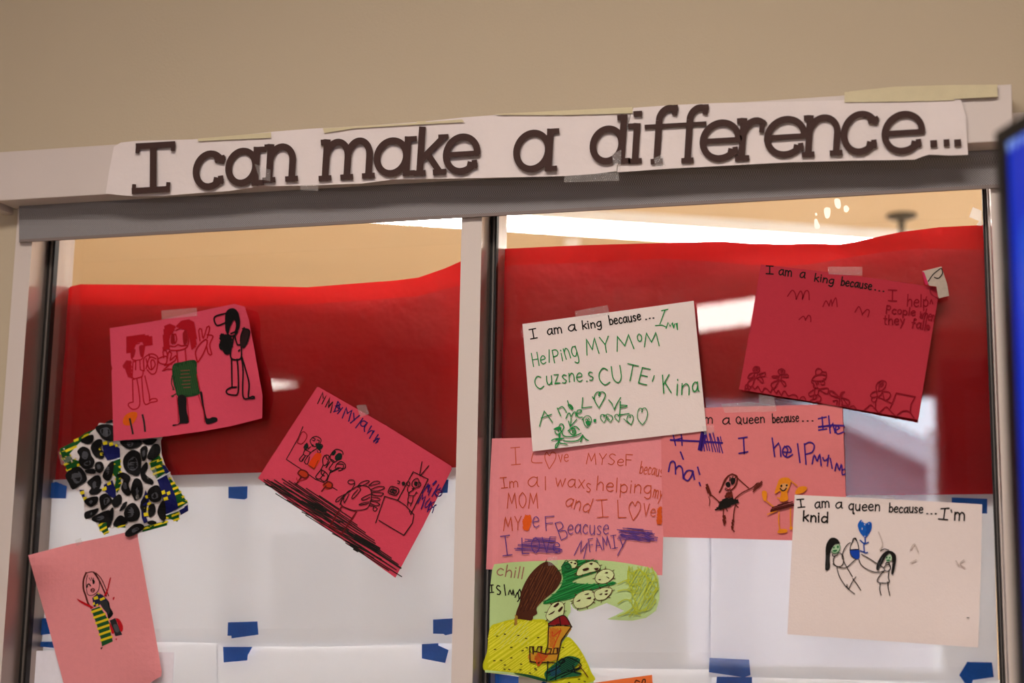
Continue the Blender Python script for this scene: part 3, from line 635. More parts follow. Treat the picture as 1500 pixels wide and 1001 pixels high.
s.fill('173A1C', '175,450 240,425 350,412 360,500 375,620 382,670 320,690 220,695 195,640 175,560', P2)
s.hatch('2A4A25', '180,460 345,420 375,660 210,690', 1.5, 2.6, -80, P2, jit=3); s.hatch('6E3F33', '240,490 300,475 305,640 250,650', 1.2, 5, -4, P2, jit=2)
s.lines('14341A', 1.3, '170,530 165,590 185,640;180,690 165,690 200,670;180,620 175,640', P2)
s.fill('130F10', '215,690 275,690 282,800 300,890 240,900 180,920 175,908 225,895 220,800', P2); s.fill('130F10', '385,660 402,660 415,760 440,860 480,850 515,855 518,880 485,895 440,905 425,880 405,780', P2)
s.lines(RD, 1.1, '205,690 215,790 218,890;285,700 300,880;360,520 385,640;372,680 410,800 420,890', P2)
s.fill('100D0E', '185,200 190,120 220,80 270,75 305,110 322,180 318,250 290,300 270,300 285,240 270,180 235,240 215,310 190,280', P3)
s.lines('100D0E', 2.2, '190,120 90,155 110,230 190,205;210,310 240,330 275,320 300,290;240,305 270,292;245,420 235,510 255,540 300,545 335,520 330,410 300,410 275,325;265,330 250,420;245,540 250,800;295,540 305,640 305,845 260,868 205,855 200,825 240,800 290,795;335,520 350,640 350,880 405,900 455,895 440,880 400,885 405,760 370,620 340,520;310,465 318,455', P3)
s.hatch('100D0E', '140,320 170,310 240,340 250,410 215,490 190,480 150,450 140,400', 3, 2.2, 60, P3, jit=1.5); s.hatch('2A1517', '330,340 360,255 415,285 395,380 350,430 330,420', 2.4, 2, 75, P3, jit=1)
s.lines('100D0E', 2, '165,320 140,345 160,380;160,380 135,410 150,450 190,440;190,450 185,485 215,490 220,450;345,260 410,280 385,390 355,435 345,420;360,250 330,330 330,410', P3)
d3o = s.build('drawing', 'hot pink drawing of three standing figures at the top of the left pane', DRAW, GD)
clear_tape('236,455 288,451 289,463 237,468', lambda x, y: d3(x, y) - .001, d3o)

# --- tilted drawing with figures, scribbled hill
T = (350, 550, .30973); M1 = (410, 570, .1498); M2 = (480, 660, .1898); M3 = (380, 670, .1799)
def dmm(x, y): return -.007 - sgn_bump(x, y, 579, 846, 50, .012) - sgn_bump(x, y, 378, 700, 45, .013) - sgn_bump(x, y, 470, 775, 60, .005)
s = Sheet(pts('370,55 380,57 700,240 1005,430 1006,446 870,715 740,958 415,725 90,487', T), dmm, card('coral_red_card', 'CC4257'), cell=12)
MK = '1C1512'
T1 = (460, 565, .08993); T2 = (605, 690, .06989)
s.lines(MK, 1.6, '60,295 140,115 150,215 200,160 130,300;185,350 260,200 230,355 310,265 270,445', T1, False)
s.lines('2B1450', 1.9, '390,260 330,430 400,405 405,370 355,340 430,310 390,265;320,430 350,418;410,340 425,385;465,360 385,460;460,530 525,365 545,455 615,405 565,580;645,450 655,570;745,485 595,610;795,535 680,690;935,660 865,780 930,735 975,740 905,860;1045,800 965,915 1040,860;1065,860 1000,945 1040,915', T1, False)
s.lines('2B1450', 1.8, '870,610 810,575 765,600 765,650 810,665 860,615 820,690 825,750', T1)
s.lines(MK, 1.3, '225,370 180,480 65,685;65,690 200,780 350,885 440,920 560,990;310,730 335,780 380,710', M1, False)
s.lines('8C1420', 1.4, '170,525 220,420 265,450 250,500 210,540 170,525', M1)
s.lines(MK, 1.3, '310,540 295,510 320,475 360,465 400,490 395,530 360,560 320,560 310,540;325,480 345,490 335,510 320,500;365,500 385,505 380,530;310,545 330,550;300,565 275,590;240,560 265,530 275,570 245,590;240,560 235,575 265,600;245,595 230,640 275,655 300,625 330,600 360,585 360,560 400,540 420,560 400,580 360,580;375,590 400,610 380,630 365,600;240,590 300,620;230,640 190,690 215,710 250,655;245,660 215,700;275,655 240,715 270,735 290,665;290,630 350,590', M1)
s.fill('12201A', '240,545 268,535 270,570 245,580;345,540 375,530 420,570 380,600;505,640 530,600 550,615 530,650;540,660 575,625 610,640 600,690 560,700 540,690', M1)
s.fill('D43A0C', '340,640 375,625 408,640 400,680 375,730 335,780 280,745', M1); s.lines('7A2A10', 1.3, '375,700 335,783 278,745', M1, False)
s.lines(MK, 1.4, '490,660 520,610 560,590 610,610 618,640;490,660 500,700 530,718 560,700;505,690 530,705;420,680 440,650 475,650 480,680 455,740 425,745 418,700 420,680;450,660 465,690;490,710 455,765;420,750 400,790 350,860 390,880 440,810;400,790 440,810 470,850 440,905 400,885;500,790 460,900;480,720 450,770;520,725 480,785 520,800 570,770 630,780 640,740 600,710 560,730 540,770;560,735 620,740 610,790 575,800;490,820 590,770;410,790 405,830 435,850', M1)
s.fill('B03012', '175,825 205,792 260,810 278,850 250,872 205,855;420,930 470,908 512,930 500,970 460,985 425,960', M1)
s.lines('5E1410', 2.2, '175,825 205,792 260,810 278,850 250,872 205,855 175,825;210,860 155,940;430,940 470,908 512,930 500,970 450,965;450,950 410,1000', M1)
s.lines('A01A20', 1.2, '165,870 175,900 260,880', M1)
s.hatch('221A16', '60,215 200,195 330,240 500,310 640,400 820,560 920,690 1130,860 1120,960 850,800 560,590 250,370 110,270', 1.4, 2.6, 33, M3, jit=9, wob=1.6)
s.hatch('221A16', '80,240 220,220 420,330 600,440 720,590 900,720 1000,860 820,780 560,580 200,330', 1.4, 4.4, 27, M3, jit=12, wob=2)
s.hatch('1A1412', '350,360 480,380 560,440 520,440 400,400;700,600 800,630 980,740 960,780 800,690;700,680 800,730 850,790 780,760', 2.2, 2.4, 30, M3, jit=3)
s.lines('6A1216', 2, '670,400 575,560;670,400 790,445 670,625 575,560', M3, False)
s.lines(MK, 1.2, '675,395 660,370 690,320 720,280 750,265 800,235 850,230 890,245 910,280 910,340 895,390 870,420 810,432 740,430 680,400;750,265 775,220 770,190 735,185 720,205 745,220 775,210;740,275 700,300 640,330 620,360 640,360 690,310;800,235 830,205 880,190 895,200 850,225 810,235;890,230 930,200 970,195 980,210 930,225 895,230;905,265 960,240 1010,240 1015,255 960,275 910,275;910,290 960,285 1010,295 990,315 940,310 910,300;910,325 960,330 985,345 960,355 910,345;900,355 950,365 980,385 950,395 900,375;895,395 930,400 960,420 940,440 925,425 930,405;800,240 825,260 790,310 755,340 760,310 800,265;905,300 860,320 830,340 850,350 900,325;895,365 850,370 810,385 830,390 890,375;685,320 690,370 730,300;655,385 670,350', M3)
s.lines(MK, 1.3, '370,560 440,355 540,385 600,425 665,495;395,540 588,655 655,560 665,495;540,385 660,165 775,222 640,495 630,470;710,185 728,88;715,195 780,118', M2, False)
s.lines(MK, 1.4, '465,320 490,278 548,300 530,345 480,335 465,320;485,310 500,295 530,310;490,325 525,330', M2)
s.lines(MK, 1.6, '490,300 500,310 505,298 515,315 525,305 530,320;480,315 490,325 500,318 515,335', M2, False)
s.lines(MK, 1.2, '540,235 555,240 550,258 540,255;605,255 620,240 635,255 625,275 605,255;670,225 690,215 705,235 700,280 670,290 650,270 655,240 670,225;700,245 715,250 718,270 700,285;670,290 660,305;660,305 630,325 625,345 665,350 685,320;630,330 615,310 618,285;680,330 695,330;625,350 620,395 650,405 660,355;620,395 615,425;645,405 640,430', M2)
s.fill('1C1512', '570,250 590,240 600,260 580,272;672,240 695,245 690,275 668,268;652,292 668,290 665,305 650,300', M2)
s.lines('241460', 1.5, '190,470 325,265 300,350 345,290 310,440;385,355 320,510;540,285 395,535;580,360 440,450 500,550;95,675 200,490 195,600 265,530 170,795;375,640 300,860', T2, False)
s.lines('241460', 2.4, '420,280 485,215', T2, False)
s.lines('241460', 1.4, '480,430 530,390 600,430 600,500 540,540 470,480 450,430;520,470 600,450;540,540 590,500;350,580 260,690 255,770 310,740 375,640;455,650 390,680 385,720 400,770 330,820;410,770 495,710 450,730 430,800 405,880', T2)
mo = s.build('drawing', 'tilted coral red drawing with two figures above a black scribbled hill', DRAW, GD)
clear_tape('522,594 536,593 541,606 528,612', lambda x, y: dmm(x, y) - .001, mo)

# --- plain pink drawing with a fabric-dressed girl
GI = (100, 820, .1499)
def dgi(x, y): return -.008 - sgn_bump(x, y, 42, 814, 48, .033) - sgn_bump(x, y, 235, 985, 40, .014)
s = Sheet(pts('41.3,813.6 105,797 160,786 200.4,776.3 204,800 221,894 237,984 236,991 216,1003 160,1018 102,1034 70,915'), dgi, card('salmon_pink_card', 'E08C90'), cell=10)
HB = '4B1A14'
s.lines(HB, 2.6, '175,130 150,200 150,290 170,350 195,430 225,475', GI); s.lines(HB, 1.4, '165,150 185,130 240,120 275,150 320,240 365,340;270,130 330,200 395,355', GI); s.lines(HB, 2.2, '250,125 300,200 360,330', GI)
s.lines(BK, 1., '190,150 175,210 180,300 195,345 240,348 290,310 305,250 295,180 250,130;205,180 220,205;225,175 240,210;245,180 250,205', GI)
s.lines(BK, 1.8, '185,270 190,245 205,240 218,258;245,200 255,215 245,235', GI); s.fill(BK, '238,205 258,205 258,235 240,232', GI); s.lines('5A1E1E', 1.3, '220,295 240,282 258,295 245,318 225,310 220,295;225,298 255,300', GI)
s.fill('B5101C', '85,385 100,388 200,440 245,465 235,478 180,455 110,415;405,185 418,180 395,280 370,360 350,350 380,290;435,372 455,368 440,400;465,575 500,585 535,650 530,700 510,700 480,620;400,610 425,650 450,715 425,720;460,775 478,772 470,790', GI)
s.fill('3A2024', '315,865 335,855 325,880;365,350 378,345 372,368', GI)
go = s.build('drawing', 'plain pink drawing of a long-haired girl in a striped fabric dress', DRAW, GD)
dgi2 = lambda x, y: dgi(x, y) - .0006
def patch(poly, base, name, label, deco):
    p = Sheet(pts(poly, GI), dgi2, mat(*base, rough=.75, bump=.2, bscale=300), cell=8, th=.0002); deco(p); tag(p.build(name, parent=go), label)
patch('225,490 305,458 350,520 385,580 400,620 405,680 435,800 330,848 320,780 280,640', ('dress_cloth', '0E4A1C'), 'fabric_dress', 'green and yellow striped fabric dress', lambda p: p.hatch('D3BC1E', '225,490 305,458 350,520 385,580 400,620 405,680 435,800 330,848 320,780 280,640', 3.4, 8.7, -19, GI))
patch('235,375 290,325 335,345 385,395 330,410 300,450 250,465', ('blouse_cloth', '101538'), 'fabric_blouse', 'navy fabric blouse with yellow squares', lambda p: p.fill('D3BC1E', '245,370 285,355 295,385 255,395;305,385 350,365 362,385 315,405;240,425 258,415 262,440 243,445;270,440 292,430 295,450 272,458;285,328 305,325 305,342 288,340', GI, False))
patch('300,420 380,395 400,420 410,470 440,530 395,582 375,520 340,480', ('sleeve_cloth', '26272B'), 'fabric_sleeve', 'charcoal fabric sleeve', lambda p: p.fill('0C0C0D', '380,400 398,415 410,470 440,530 395,580 385,540 410,510', GI))
patch('405,595 460,572 485,640 528,735 462,750', ('bag_cloth', '1D1D20'), 'fabric_bag', 'charcoal fabric handbag', lambda p: p.fill('4B4C50', '440,640 475,635 500,700 465,710', GI))
clear_tape('110,792 119,788 121,796 112,800', lambda x, y: dgi(x, y) - .001, go)

# --- right pane: pink letter in orange and purple crayon
L = (700, 630, .2297)
def dlo(x, y): return -.004 - .031 * math.exp(-(max(0, x - 711) / 45) ** 2)
LP = card('rose_pink_card', 'E48C92')
s = Sheet(pts('720.7,642.6 800,641 976,638.5 973,720 970,843 900,841 780,837 712,834.4 716,740'), dlo, LP, cell=9)
OR, PU = 'C6532A', '5B3A84'
s.text(OR, 1.2, 'I', 215, 225, 272, 220, 108, L); s.lines(OR, 1.2, '352,150 345,205 410,210;455,250 430,190 428,160 440,142 456,165 472,142 495,150 492,190 455,250', L); s.text(OR, 1.2, 've', 515, 205, 578, 202, 78, L)
s.text(OR, 1.2, 'MYSeF', 690, 215, 985, 232, 70, L); s.text(OR, 1.2, 'becaus', 1030, 275, 1175, 300, 78, L)
s.text(OR, 1.2, 'Im', 150, 372, 258, 362, 66, L); s.text(OR, 1.2, 'a', 315, 365, 385, 365, 105, L); s.text(OR, 1.2, 'l', 425, 382, 437, 382, 85, L); s.text(OR, 1.2, 'wax', 490, 360, 680, 375, 90, L); s.text(OR, 1.2, 's', 690, 398, 722, 398, 95, L)
s.text(OR, 1.3, 'helping', 752, 385, 1105, 412, 90, L); s.text(OR, 1.3, 'my', 1112, 432, 1172, 446, 85, L)
s.text(OR, 1.2, 'MOM', 186, 500, 384, 500, 98, L); s.text(OR, 1.2, 'and', 552, 480, 708, 530, 95, L); s.text(OR, 1.2, 'I', 762, 562, 832, 558, 110, L); s.text(OR, 1.2, 'L', 890, 560, 945, 560, 110, L)
s.lines(OR, 1.2, '990,578 965,510 968,478 985,458 1002,485 1018,456 1036,475 1030,520 990,578', L); s.text(OR, 1.2, 'Ve', 1052, 550, 1130, 556, 80, L)
s.hatch('DB5A1E', '1145,500 1172,490 1172,600 1140,600', 1.5, 1.1, 80, L, jit=1); s.text(OR, 1.2, 'MY', 162, 642, 278, 640, 88, L); s.hatch('DF5A1A', '300,545 335,545 342,580 320,640 290,635 285,590', 1.5, 1.1, 80, L, jit=1)
s.text(PU, 1.2, 'e', 350, 618, 392, 615, 110, L); s.text(PU, 1.2, 'F', 430, 645, 492, 640, 90, L); s.text(PU, 1.2, 'B', 528, 708, 580, 690, 115, L); s.text(PU, 1.2, 'eacuse', 572, 662, 832, 668, 98, L)
s.hatch(PU, '900,630 960,622 1080,640 1130,665 1140,715 1060,718 890,700', 1.1, 1.7, 6, L, jit=4, wob=1); s.hatch(PU, '920,640 1100,650 1110,715 920,690', 1., 2.4, 14, L, jit=4)
s.text(PU, 1.4, 'I', 160, 808, 218, 800, 125, L); s.hatch(PU, '330,690 480,680 500,710 530,790 300,775 245,770', 1.1, 1.9, 4, L, jit=6, wob=1); s.text(PU, 1.4, 'LOVe', 278, 790, 525, 780, 100, L, .02)
s.text(PU, 1.2, 'M', 612, 800, 676, 822, 105, L); s.text(PU, 1.2, 'FAMI', 712, 780, 890, 752, 82, L); s.lines(PU, 1.3, '905,690 925,745;945,700 890,800', L, False)
s.build('drawing', 'rose pink letter in orange and purple crayon behind the green cut-out', DRAW, GD)

# --- pink drawing: queen with two dancing figures
Q = (950, 570, .23975); Q2 = (1020, 680, .11989)
def dqu(x, y): return -.0062 - sgn_bump(x, y, 1236, 640, 40, .006)
s = Sheet(pts('968,602 1055,596.5 1140,594.5 1205,592.6 1215,593 1234,597.5 1236.5,660 1239,728 1241,795 1160,791.8 1060,789 971.6,787 969,700'), dqu, card('peach_pink_card', 'DC7C7E'), cell=12)
s.text(BK, 1.7, 'am', 290, 212, 392, 212, 60, Q); s.text(BK, 1.7, 'a', 450, 220, 496, 218, 66, Q); s.text(BK, 1.7, 'Queen', 535, 215, 710, 205, 56, Q); s.text(BK, 1.7, 'because', 758, 208, 918, 199, 56, Q); s.text(BK, 1.8, '...', 935, 200, 1008, 196, 50, Q)
VI = '3A1A78'
s.lines(VI, 2.2, '1060,172 1066,245;1038,182 1085,172;1040,252 1088,244;1100,165 1110,270;1110,235 1125,212 1140,268', Q, False); s.lines(VI, 2, '1140,255 1165,240 1150,225 1142,250 1155,275 1192,262', Q)
s.lines(VI, 2.8, '1040,232 1120,222 1192,225;135,312 310,320 450,330', Q, False); s.lines(VI, 1.9, '150,280 165,345;200,280 205,345;160,312 205,300', Q, False)
s.hatch(VI, '320,265 355,265 330,370 300,370', 3, 2, 100, Q, jit=2); s.hatch(VI, '340,265 450,290 448,400 330,370', 1.5, 3.4, 78, Q, jit=4, wob=1.5)
s.lines(VI, 2.1, '580,300 585,395;550,302 602,294;552,394 606,384;755,300 762,350 770,412;768,360 795,330 805,360 808,412;910,335 925,450;952,335 962,460', Q, False)
s.lines(VI, 2.1, '952,340 985,325 1012,345 1000,385 958,400;820,385 870,385 855,350 825,360 820,395 845,418 880,400;830,350 850,370 840,410', Q)
s.lines(VI, 2.1, '1000,458 1012,405 1030,440 1045,402 1055,468;1065,420 1075,440 1100,420;1100,405 1092,470;1110,425 1122,485;1138,500 1150,455 1165,495 1178,460 1182,500;1198,490 1182,500 1185,525 1200,520', Q)
s.lines(VI, 2.2, '122,505 135,448 160,450 165,520;165,490 185,470 205,485 212,548;268,500 235,500 215,540 240,560 265,525 270,505 280,552;195,385 212,430;300,478 312,522;310,572 316,590', Q)
M_ = '5E1E12'
s.lines(M_, 1.6, '285,345 330,250 380,160 440,122 500,170 560,225 640,295', Q2); s.lines(M_, 2.2, '282,345 310,290 345,200 390,145;440,125 495,150 495,220 460,290 420,320', Q2); s.lines(BK, 1., '360,290 350,310 385,330 420,325', Q2)
s.fill('17130F', '355,240 390,215 415,240 410,275 375,280;415,190 440,165 475,180 470,230 430,255', Q2); s.lines('17130F', 1.3, '405,205 412,160;440,170 445,150;465,180 485,160', Q2, False); s.lines('7A1A14', 1.6, '370,300 390,315 415,300', Q2)
s.hatch(M_, '360,360 435,340 440,400 345,410', 1.6, 1.6, 55, Q2, jit=1); s.lines(M_, 2, '430,355 440,400', Q2)
s.hatch('17130F', '280,470 330,430 420,415 470,430 520,455 500,475 380,530 290,555 235,570 230,555 280,510', 2.2, 1.7, -18, Q2, jit=1.2)
s.lines(M_, 1.6, '285,470 210,400 165,370;470,425 560,350 680,290 740,235;330,545 330,640;480,490 460,580 450,690;480,495 510,530;365,545 378,575', Q2)
s.hatch(M_, '112,262 135,240 160,300 180,380 160,392 130,320', 2, 1.6, 70, Q2, jit=.8); s.hatch(M_, '690,340 720,250 790,208 815,235 750,290 700,345', 1.5, 1.7, -40, Q2, jit=1)
s.lines(M_, 1.1, '150,400 165,440 158,510', Q2); s.hatch(M_, '325,630 355,630 362,700 335,770 322,700', 1.6, 1.5, 75, Q2, jit=.6); s.hatch(M_, '435,685 458,685 445,800 428,800', 1.8, 1.4, 80, Q2, jit=.4); s.lines(M_, 1.5, '440,800 465,825', Q2)
OY = 'E0861A'
s.fill(OY, '955,350 990,240 1010,190 1060,165 1130,170 1155,210 1140,280 1110,350 1120,440 1020,455 1035,350 1015,330 990,350 970,358', Q2); s.fill(OY, '800,335 858,335 855,440 820,445;1205,355 1240,290 1310,268 1355,290 1320,340 1240,370;990,840 1020,795 1110,800 1095,840', Q2)
s.fill('D99A60', '1030,250 1110,240 1125,280 1080,325 1035,310', Q2)
s.lines(OY, 1.8, '1155,205 1230,265;855,450 940,520;1010,585 1005,700 1020,800;1150,545 1150,680 1155,780;990,410 1030,430;870,615 980,570', Q2); s.fill(OY, '1140,770 1170,765 1175,800 1140,800', Q2)
s.fill(BK, '1025,265 1045,250 1052,272 1035,285;1090,258 1112,248 1115,268 1098,275', Q2); s.lines(BK, 1.8, '1025,300 1050,325 1080,320 1098,295', Q2)
s.hatch('4A150F', '930,530 1060,475 1150,460 1200,480 1190,515 1090,540 990,575 905,600 910,580', 1.6, 1.7, -16, Q2, jit=1.5, wob=.8)
qo = s.build('drawing', 'peach pink queen drawing with two dancing figures in dark skirts', DRAW, GD)
clear_tape('1056,592 1100,589 1137,595 1137,603 1062,605', lambda x, y: dqu(x, y) - .0012, qo)

# --- white king letter in green
K1 = (700, 400, .29963); K2 = (770, 560, .12667)
def dwk(x, y): return -.0105 - sgn_bump(x, y, 1016, 441, 60, .005) - sgn_bump(x, y, 781, 661, 60, .004)
s = Sheet(pts('218,250 480,214 760,177 1055,136 1085,440 1118,772 700,820 268,873 240,520', K1), dwk, card('ivory_card', 'E8DAD6', .02), cell=12)
s.text(BK, 1.9, 'I', 258, 322, 290, 316, 46, K1); s.text(BK, 1.9, 'am', 340, 304, 412, 294, 48, K1); s.text(BK, 1.9, 'a', 442, 288, 480, 283, 52, K1); s.text(BK, 1.9, 'king', 512, 277, 605, 262, 42, K1); s.text(BK, 1.9, 'because', 645, 255, 798, 230, 46, K1); s.text(BK, 2, '...', 818, 228, 862, 220, 40, K1)
GN = '1F8A45'
s.lines(GN, 1.5, '898,185 928,178;915,182 890,250;868,258 900,255 922,266;920,272 930,242 940,262 950,244 958,270;958,268 962,250 972,246 976,278', K1, False)
s.text(GN, 1.5, 'He', 270, 458, 335, 445, 66, K1); s.text(GN, 1.5, 'l', 345, 440, 352, 440, 62, K1); s.text(GN, 1.5, 'Pi', 372, 440, 418, 430, 62, K1); s.text(GN, 1.5, 'ng', 430, 425, 492, 408, 88, K1)
s.text(GN, 1.5, 'MY', 532, 403, 652, 386, 78, K1); s.text(GN, 1.5, 'M', 678, 382, 765, 368, 72, K1); s.text(GN, 1.5, 'o', 780, 335, 804, 332, 62, K1); s.text(GN, 1.5, 'M', 812, 362, 888, 356, 66, K1)
s.text(GN, 1.5, 'C', 288, 572, 326, 562, 62, K1); s.text(GN, 1.5, 'uzsne', 335, 545, 512, 530, 70, K1); s.text(GN, 1.5, '.s', 530, 535, 570, 525, 70, K1); s.text(GN, 1.6, 'CU', 598, 550, 710, 535, 82, K1); s.text(GN, 1.6, 'TE', 718, 520, 826, 545, 78, K1); s.lines(GN, 1.5, '862,502 853,530', K1, False)
s.text(GN, 1.7, 'K', 905, 588, 945, 585, 88, K1); s.text(GN, 1.7, 'in', 968, 595, 1035, 598, 90, K1); s.text(GN, 1.7, 'a', 1048, 585, 1080, 582, 80, K1)
s.lines(GN, 1.5, '160,510 185,420 215,335 265,400 310,465;180,415 300,372;365,300 405,390;660,180 650,300 765,285;960,205 1000,250 1022,320 1060,240 1098,178;1095,225 1088,375;1088,378 1195,365;525,415 520,510;495,450 515,515 590,430', K2, False)
s.lines(GN, 1.5, '375,310 420,282 450,310 475,355;485,215 500,260 548,315;490,262 520,262 548,300 530,315 500,285 490,262;505,265 540,305;848,300 800,220 795,165 820,120 855,115 860,150 845,155 850,125 890,112 922,140 905,195 848,300;772,170 800,210;1090,265 1175,272 1130,292 1095,295;465,420 490,365 510,360 525,400 550,355 575,345 580,395;590,365 635,350 645,325 600,325 590,370 610,405 655,405', K2)
s.lines(GN, 1.2, '650,440 690,395 740,395 760,430 745,490 715,525 680,490 665,430;905,470 865,420 870,380 900,375 905,405 910,380 930,385 928,430 905,470;975,465 935,410 940,370 975,380 1000,395 1005,430 975,465;945,400 970,440;1075,460 1030,405 1040,375 1065,375 1070,395 1085,370 1090,400 1075,460;1220,495 1170,440 1180,395 1205,380 1208,415;1205,380 1235,385 1245,430 1220,495;1135,425 1175,460 1220,495;1350,495 1295,420 1300,330 1325,300 1345,315 1345,350 1350,310 1385,300 1410,360 1390,440 1350,495;690,440 705,425 715,445;715,445 725,420 740,435', K2)
s.fill(GN, '690,455 745,450 735,490 710,500;785,430 815,428 812,460 790,465;895,385 915,385 910,410;320,545 370,515 415,525 400,550 350,550;345,660 440,645 420,665 350,672;380,590 402,590 402,640 380,640;490,565 540,515 590,508 560,525;375,675 400,690 395,705 370,700', K2)
s.lines(GN, 1.6, '340,570 355,600 390,600 410,570 400,540;375,560 385,575;385,600 390,700;380,530 400,485 430,490 442,530 420,570 430,610 470,630 560,625 620,600 640,590;490,565 530,530 580,512 620,550;505,570 530,605 565,610 580,575 565,540 530,545;545,560 540,590;560,560 560,595;440,680 540,685 610,670 640,640 660,610;300,675 345,655 440,650;385,690 350,720 345,765 365,745 380,705;400,705 440,712 480,720;660,615 635,690;660,615 690,655 725,675', K2)
wo = s.build('drawing', 'white king letter in green marker near the top of the right pane', DRAW, GD)
clear_tape('842,456 890,447 893,461 844,470', lambda x, y: dwk(x, y) - .0012, wo); clear_tape('1029,625 1044,622 1047,634 1032,637', lambda x, y: -.0118, wo)

# --- dark pink king drawing with its scrap
R1 = (1060, 360, .29963); R2 = (1080, 520, .10667); R3 = (1220, 530, .10667)
def drk(x, y): return -.0105 - sgn_bump(x, y, 1345, 615, 70, .010) - sgn_bump(x, y, 1085, 572, 45, .004)
s = Sheet(pts('182,92 480,126 780,166 1057,207 1010,480 950,852 500,775 75,703 130,400', R1), drk, card('crimson_card', 'B2303F'), cell=12)
s.text(BK, 1.9, 'I', 208, 136, 242, 138, 38, R1); s.text(BK, 1.9, 'am', 268, 144, 332, 150, 46, R1); s.text(BK, 1.9, 'a', 370, 157, 396, 160, 46, R1); s.text(BK, 1.9, 'king', 442, 172, 536, 188, 38, R1); s.text(BK, 1.9, 'because', 572, 195, 722, 215, 42, R1); s.text(BK, 1.9, '...', 735, 218, 785, 226, 40, R1)
DR = '860A1D'
s.lines(DR, 1.7, '312,248 335,218 350,235 355,262;355,260 375,222 385,240 385,262;385,258 400,222 415,225 418,265;485,298 500,270 515,295;515,295 525,265 530,295;530,290 548,255 555,298;642,325 660,298 672,318 678,340;678,335 700,312 712,320 705,348;368,362 390,345 400,365;400,362 415,340 425,350 426,372', R1)
s.text(DR, 2, 'I', 805, 270, 845, 272, 52, R1); s.text(DR, 1.8, 'help', 895, 298, 1000, 300, 58, R1); s.lines(DR, 1.6, '985,270 992,250;1008,285 1015,265 1022,285;1005,205 1015,235 1040,255 1055,258', R1); s.text(DR, 1.9, 'Pcople', 792, 330, 935, 342, 38, R1); s.text(DR, 1.7, 'when', 955, 352, 1028, 370, 50, R1); s.text(DR, 1.9, 'they', 780, 385, 885, 388, 46, R1); s.text(DR, 1.9, 'fall', 915, 400, 985, 412, 48, R1); s.fill(DR, '985,395 1000,385 1010,400 998,415', R1)
s.lines(DR, 1.8, '260,160 300,170 305,220 270,240 225,235 215,200 235,165 260,160;245,175 235,215;265,195 280,225 255,205;265,190 290,195;225,245 175,260 145,315 190,315 230,280;300,265 380,240 375,295 310,285;235,250 235,310 265,310 275,260;275,320 310,295 350,340 355,380 330,375 280,325;240,320 205,425 160,430 145,380 190,340 235,325;105,485 110,430 130,405 145,450 160,490;110,465 150,460;610,190 650,215 640,260 590,270 560,240 570,205 610,190;600,215 610,250;625,215 600,240;555,290 485,290 485,310 550,315;620,270 690,270 695,305 630,300;575,290 560,340 600,345 610,290;600,345 650,370 665,420 640,425 600,360;570,345 555,380 510,455 470,440 465,400 510,365 560,350', R2)
s.lines(DR, 1.7, '165,490 185,440 205,430 240,472 270,440 285,435 320,500 345,510 360,470 380,455 410,470 455,518 475,470 490,465 535,530 555,490 570,500 605,555 625,510 655,500 700,565 760,545 810,560 830,605;860,610 880,580 915,575 940,620;1120,470 1200,455 1250,465 1240,530 1200,525 1130,480;1270,490 1330,510 1390,580 1330,575 1270,540 1270,490;1040,480 980,530 1000,570 1050,550;1060,460 1110,455 1105,545 1060,540 1060,460;1055,550 1040,610 1075,600 1090,555;1110,550 1150,590 1135,640;1040,610 1000,630;1085,640 1135,635;1060,430 1045,395 1020,380 1030,330 1080,280 1180,270 1215,290;1080,280 1075,220 1105,185 1150,200 1170,235 1215,235 1225,290 1210,330 1180,330;1170,235 1140,260;1025,350 1110,360 1190,355 1195,400 1150,405 1150,370;1075,375 1090,410 1105,375 1120,400;1045,400 1050,450 1100,450', R2)
s.lines(DR, 1.7, '600,400 590,340 620,285 680,258 730,285 720,340 680,390 620,400;630,390 640,310 690,285;650,300 670,340 690,310;660,300 655,340;600,405 545,420 515,470 545,490 600,480;540,490 530,530 560,555 590,540 610,480;600,400 615,480 660,450 680,400;620,490 700,520 800,570;690,410 760,415 790,450 770,500 710,525 685,430;590,540 585,640 620,700;430,665 480,620 520,590 580,650 625,700;640,700 690,650 735,620 800,690 860,745;880,740 930,690 990,672 1050,690 1115,775;240,625 280,605 320,650;130,600 200,610 225,640', R3)
s.lines(DR, 1.7, '785,640 870,430 1130,480 1070,590 1060,690', R3, False); s.lines(DR, 1.7, '0,415 80,480;0,470 70,490;85,600 90,500 115,425 160,415;100,500 130,560 120,600;110,490 220,530 210,600 130,490;0,540 60,530 50,590', R3)
s.fill(DR, '90,490 115,425 160,412 130,450 120,480', R3)
ko = s.build('drawing', 'crimson king drawing with a row of small figures along its lower edge', DRAW, GD)
clear_tape('1212,391 1263,391 1263,404 1214,402', lambda x, y: drk(x, y) - .0014, ko); clear_tape('1112,578 1134,582 1136,596 1112,592', lambda x, y: -.009, ko)
s = Sheet(pts('970,125 1065,102 1085,165 1092,185 1102,245 1050,258 1040,200 1005,195', R1), lambda x, y: -.0165 - .006 * math.sin((x - 1350) / 14.), card('grubby_scrap', 'B9A99B', .2), cell=6)
s.fill('C02452', '970,125 980,130 1002,190 985,190', R1, False); s.lines('1A1714', 1.6, '1000,175 1025,140 1060,112;1030,155 1050,160 1070,135 1065,112', R1); s.lines('8E2030', 1.5, '1005,205 1015,240 1050,255', R1)
s.build('paper_scrap', 'torn grubby scrap with a pen curl at the corner of the crimson drawing', 'paper scrap')
Sheet(pts('1425,303.5 1438,309 1438,331 1430,330 1434,324 1419.5,318'), -.002, mat('scrap_white', 'F6EEDF', rough=.7, transl=.45), cell=8, skin=True).build('tape_scrap', 'small pale scrap stuck by the upper right corner of the right pane', 'tape')

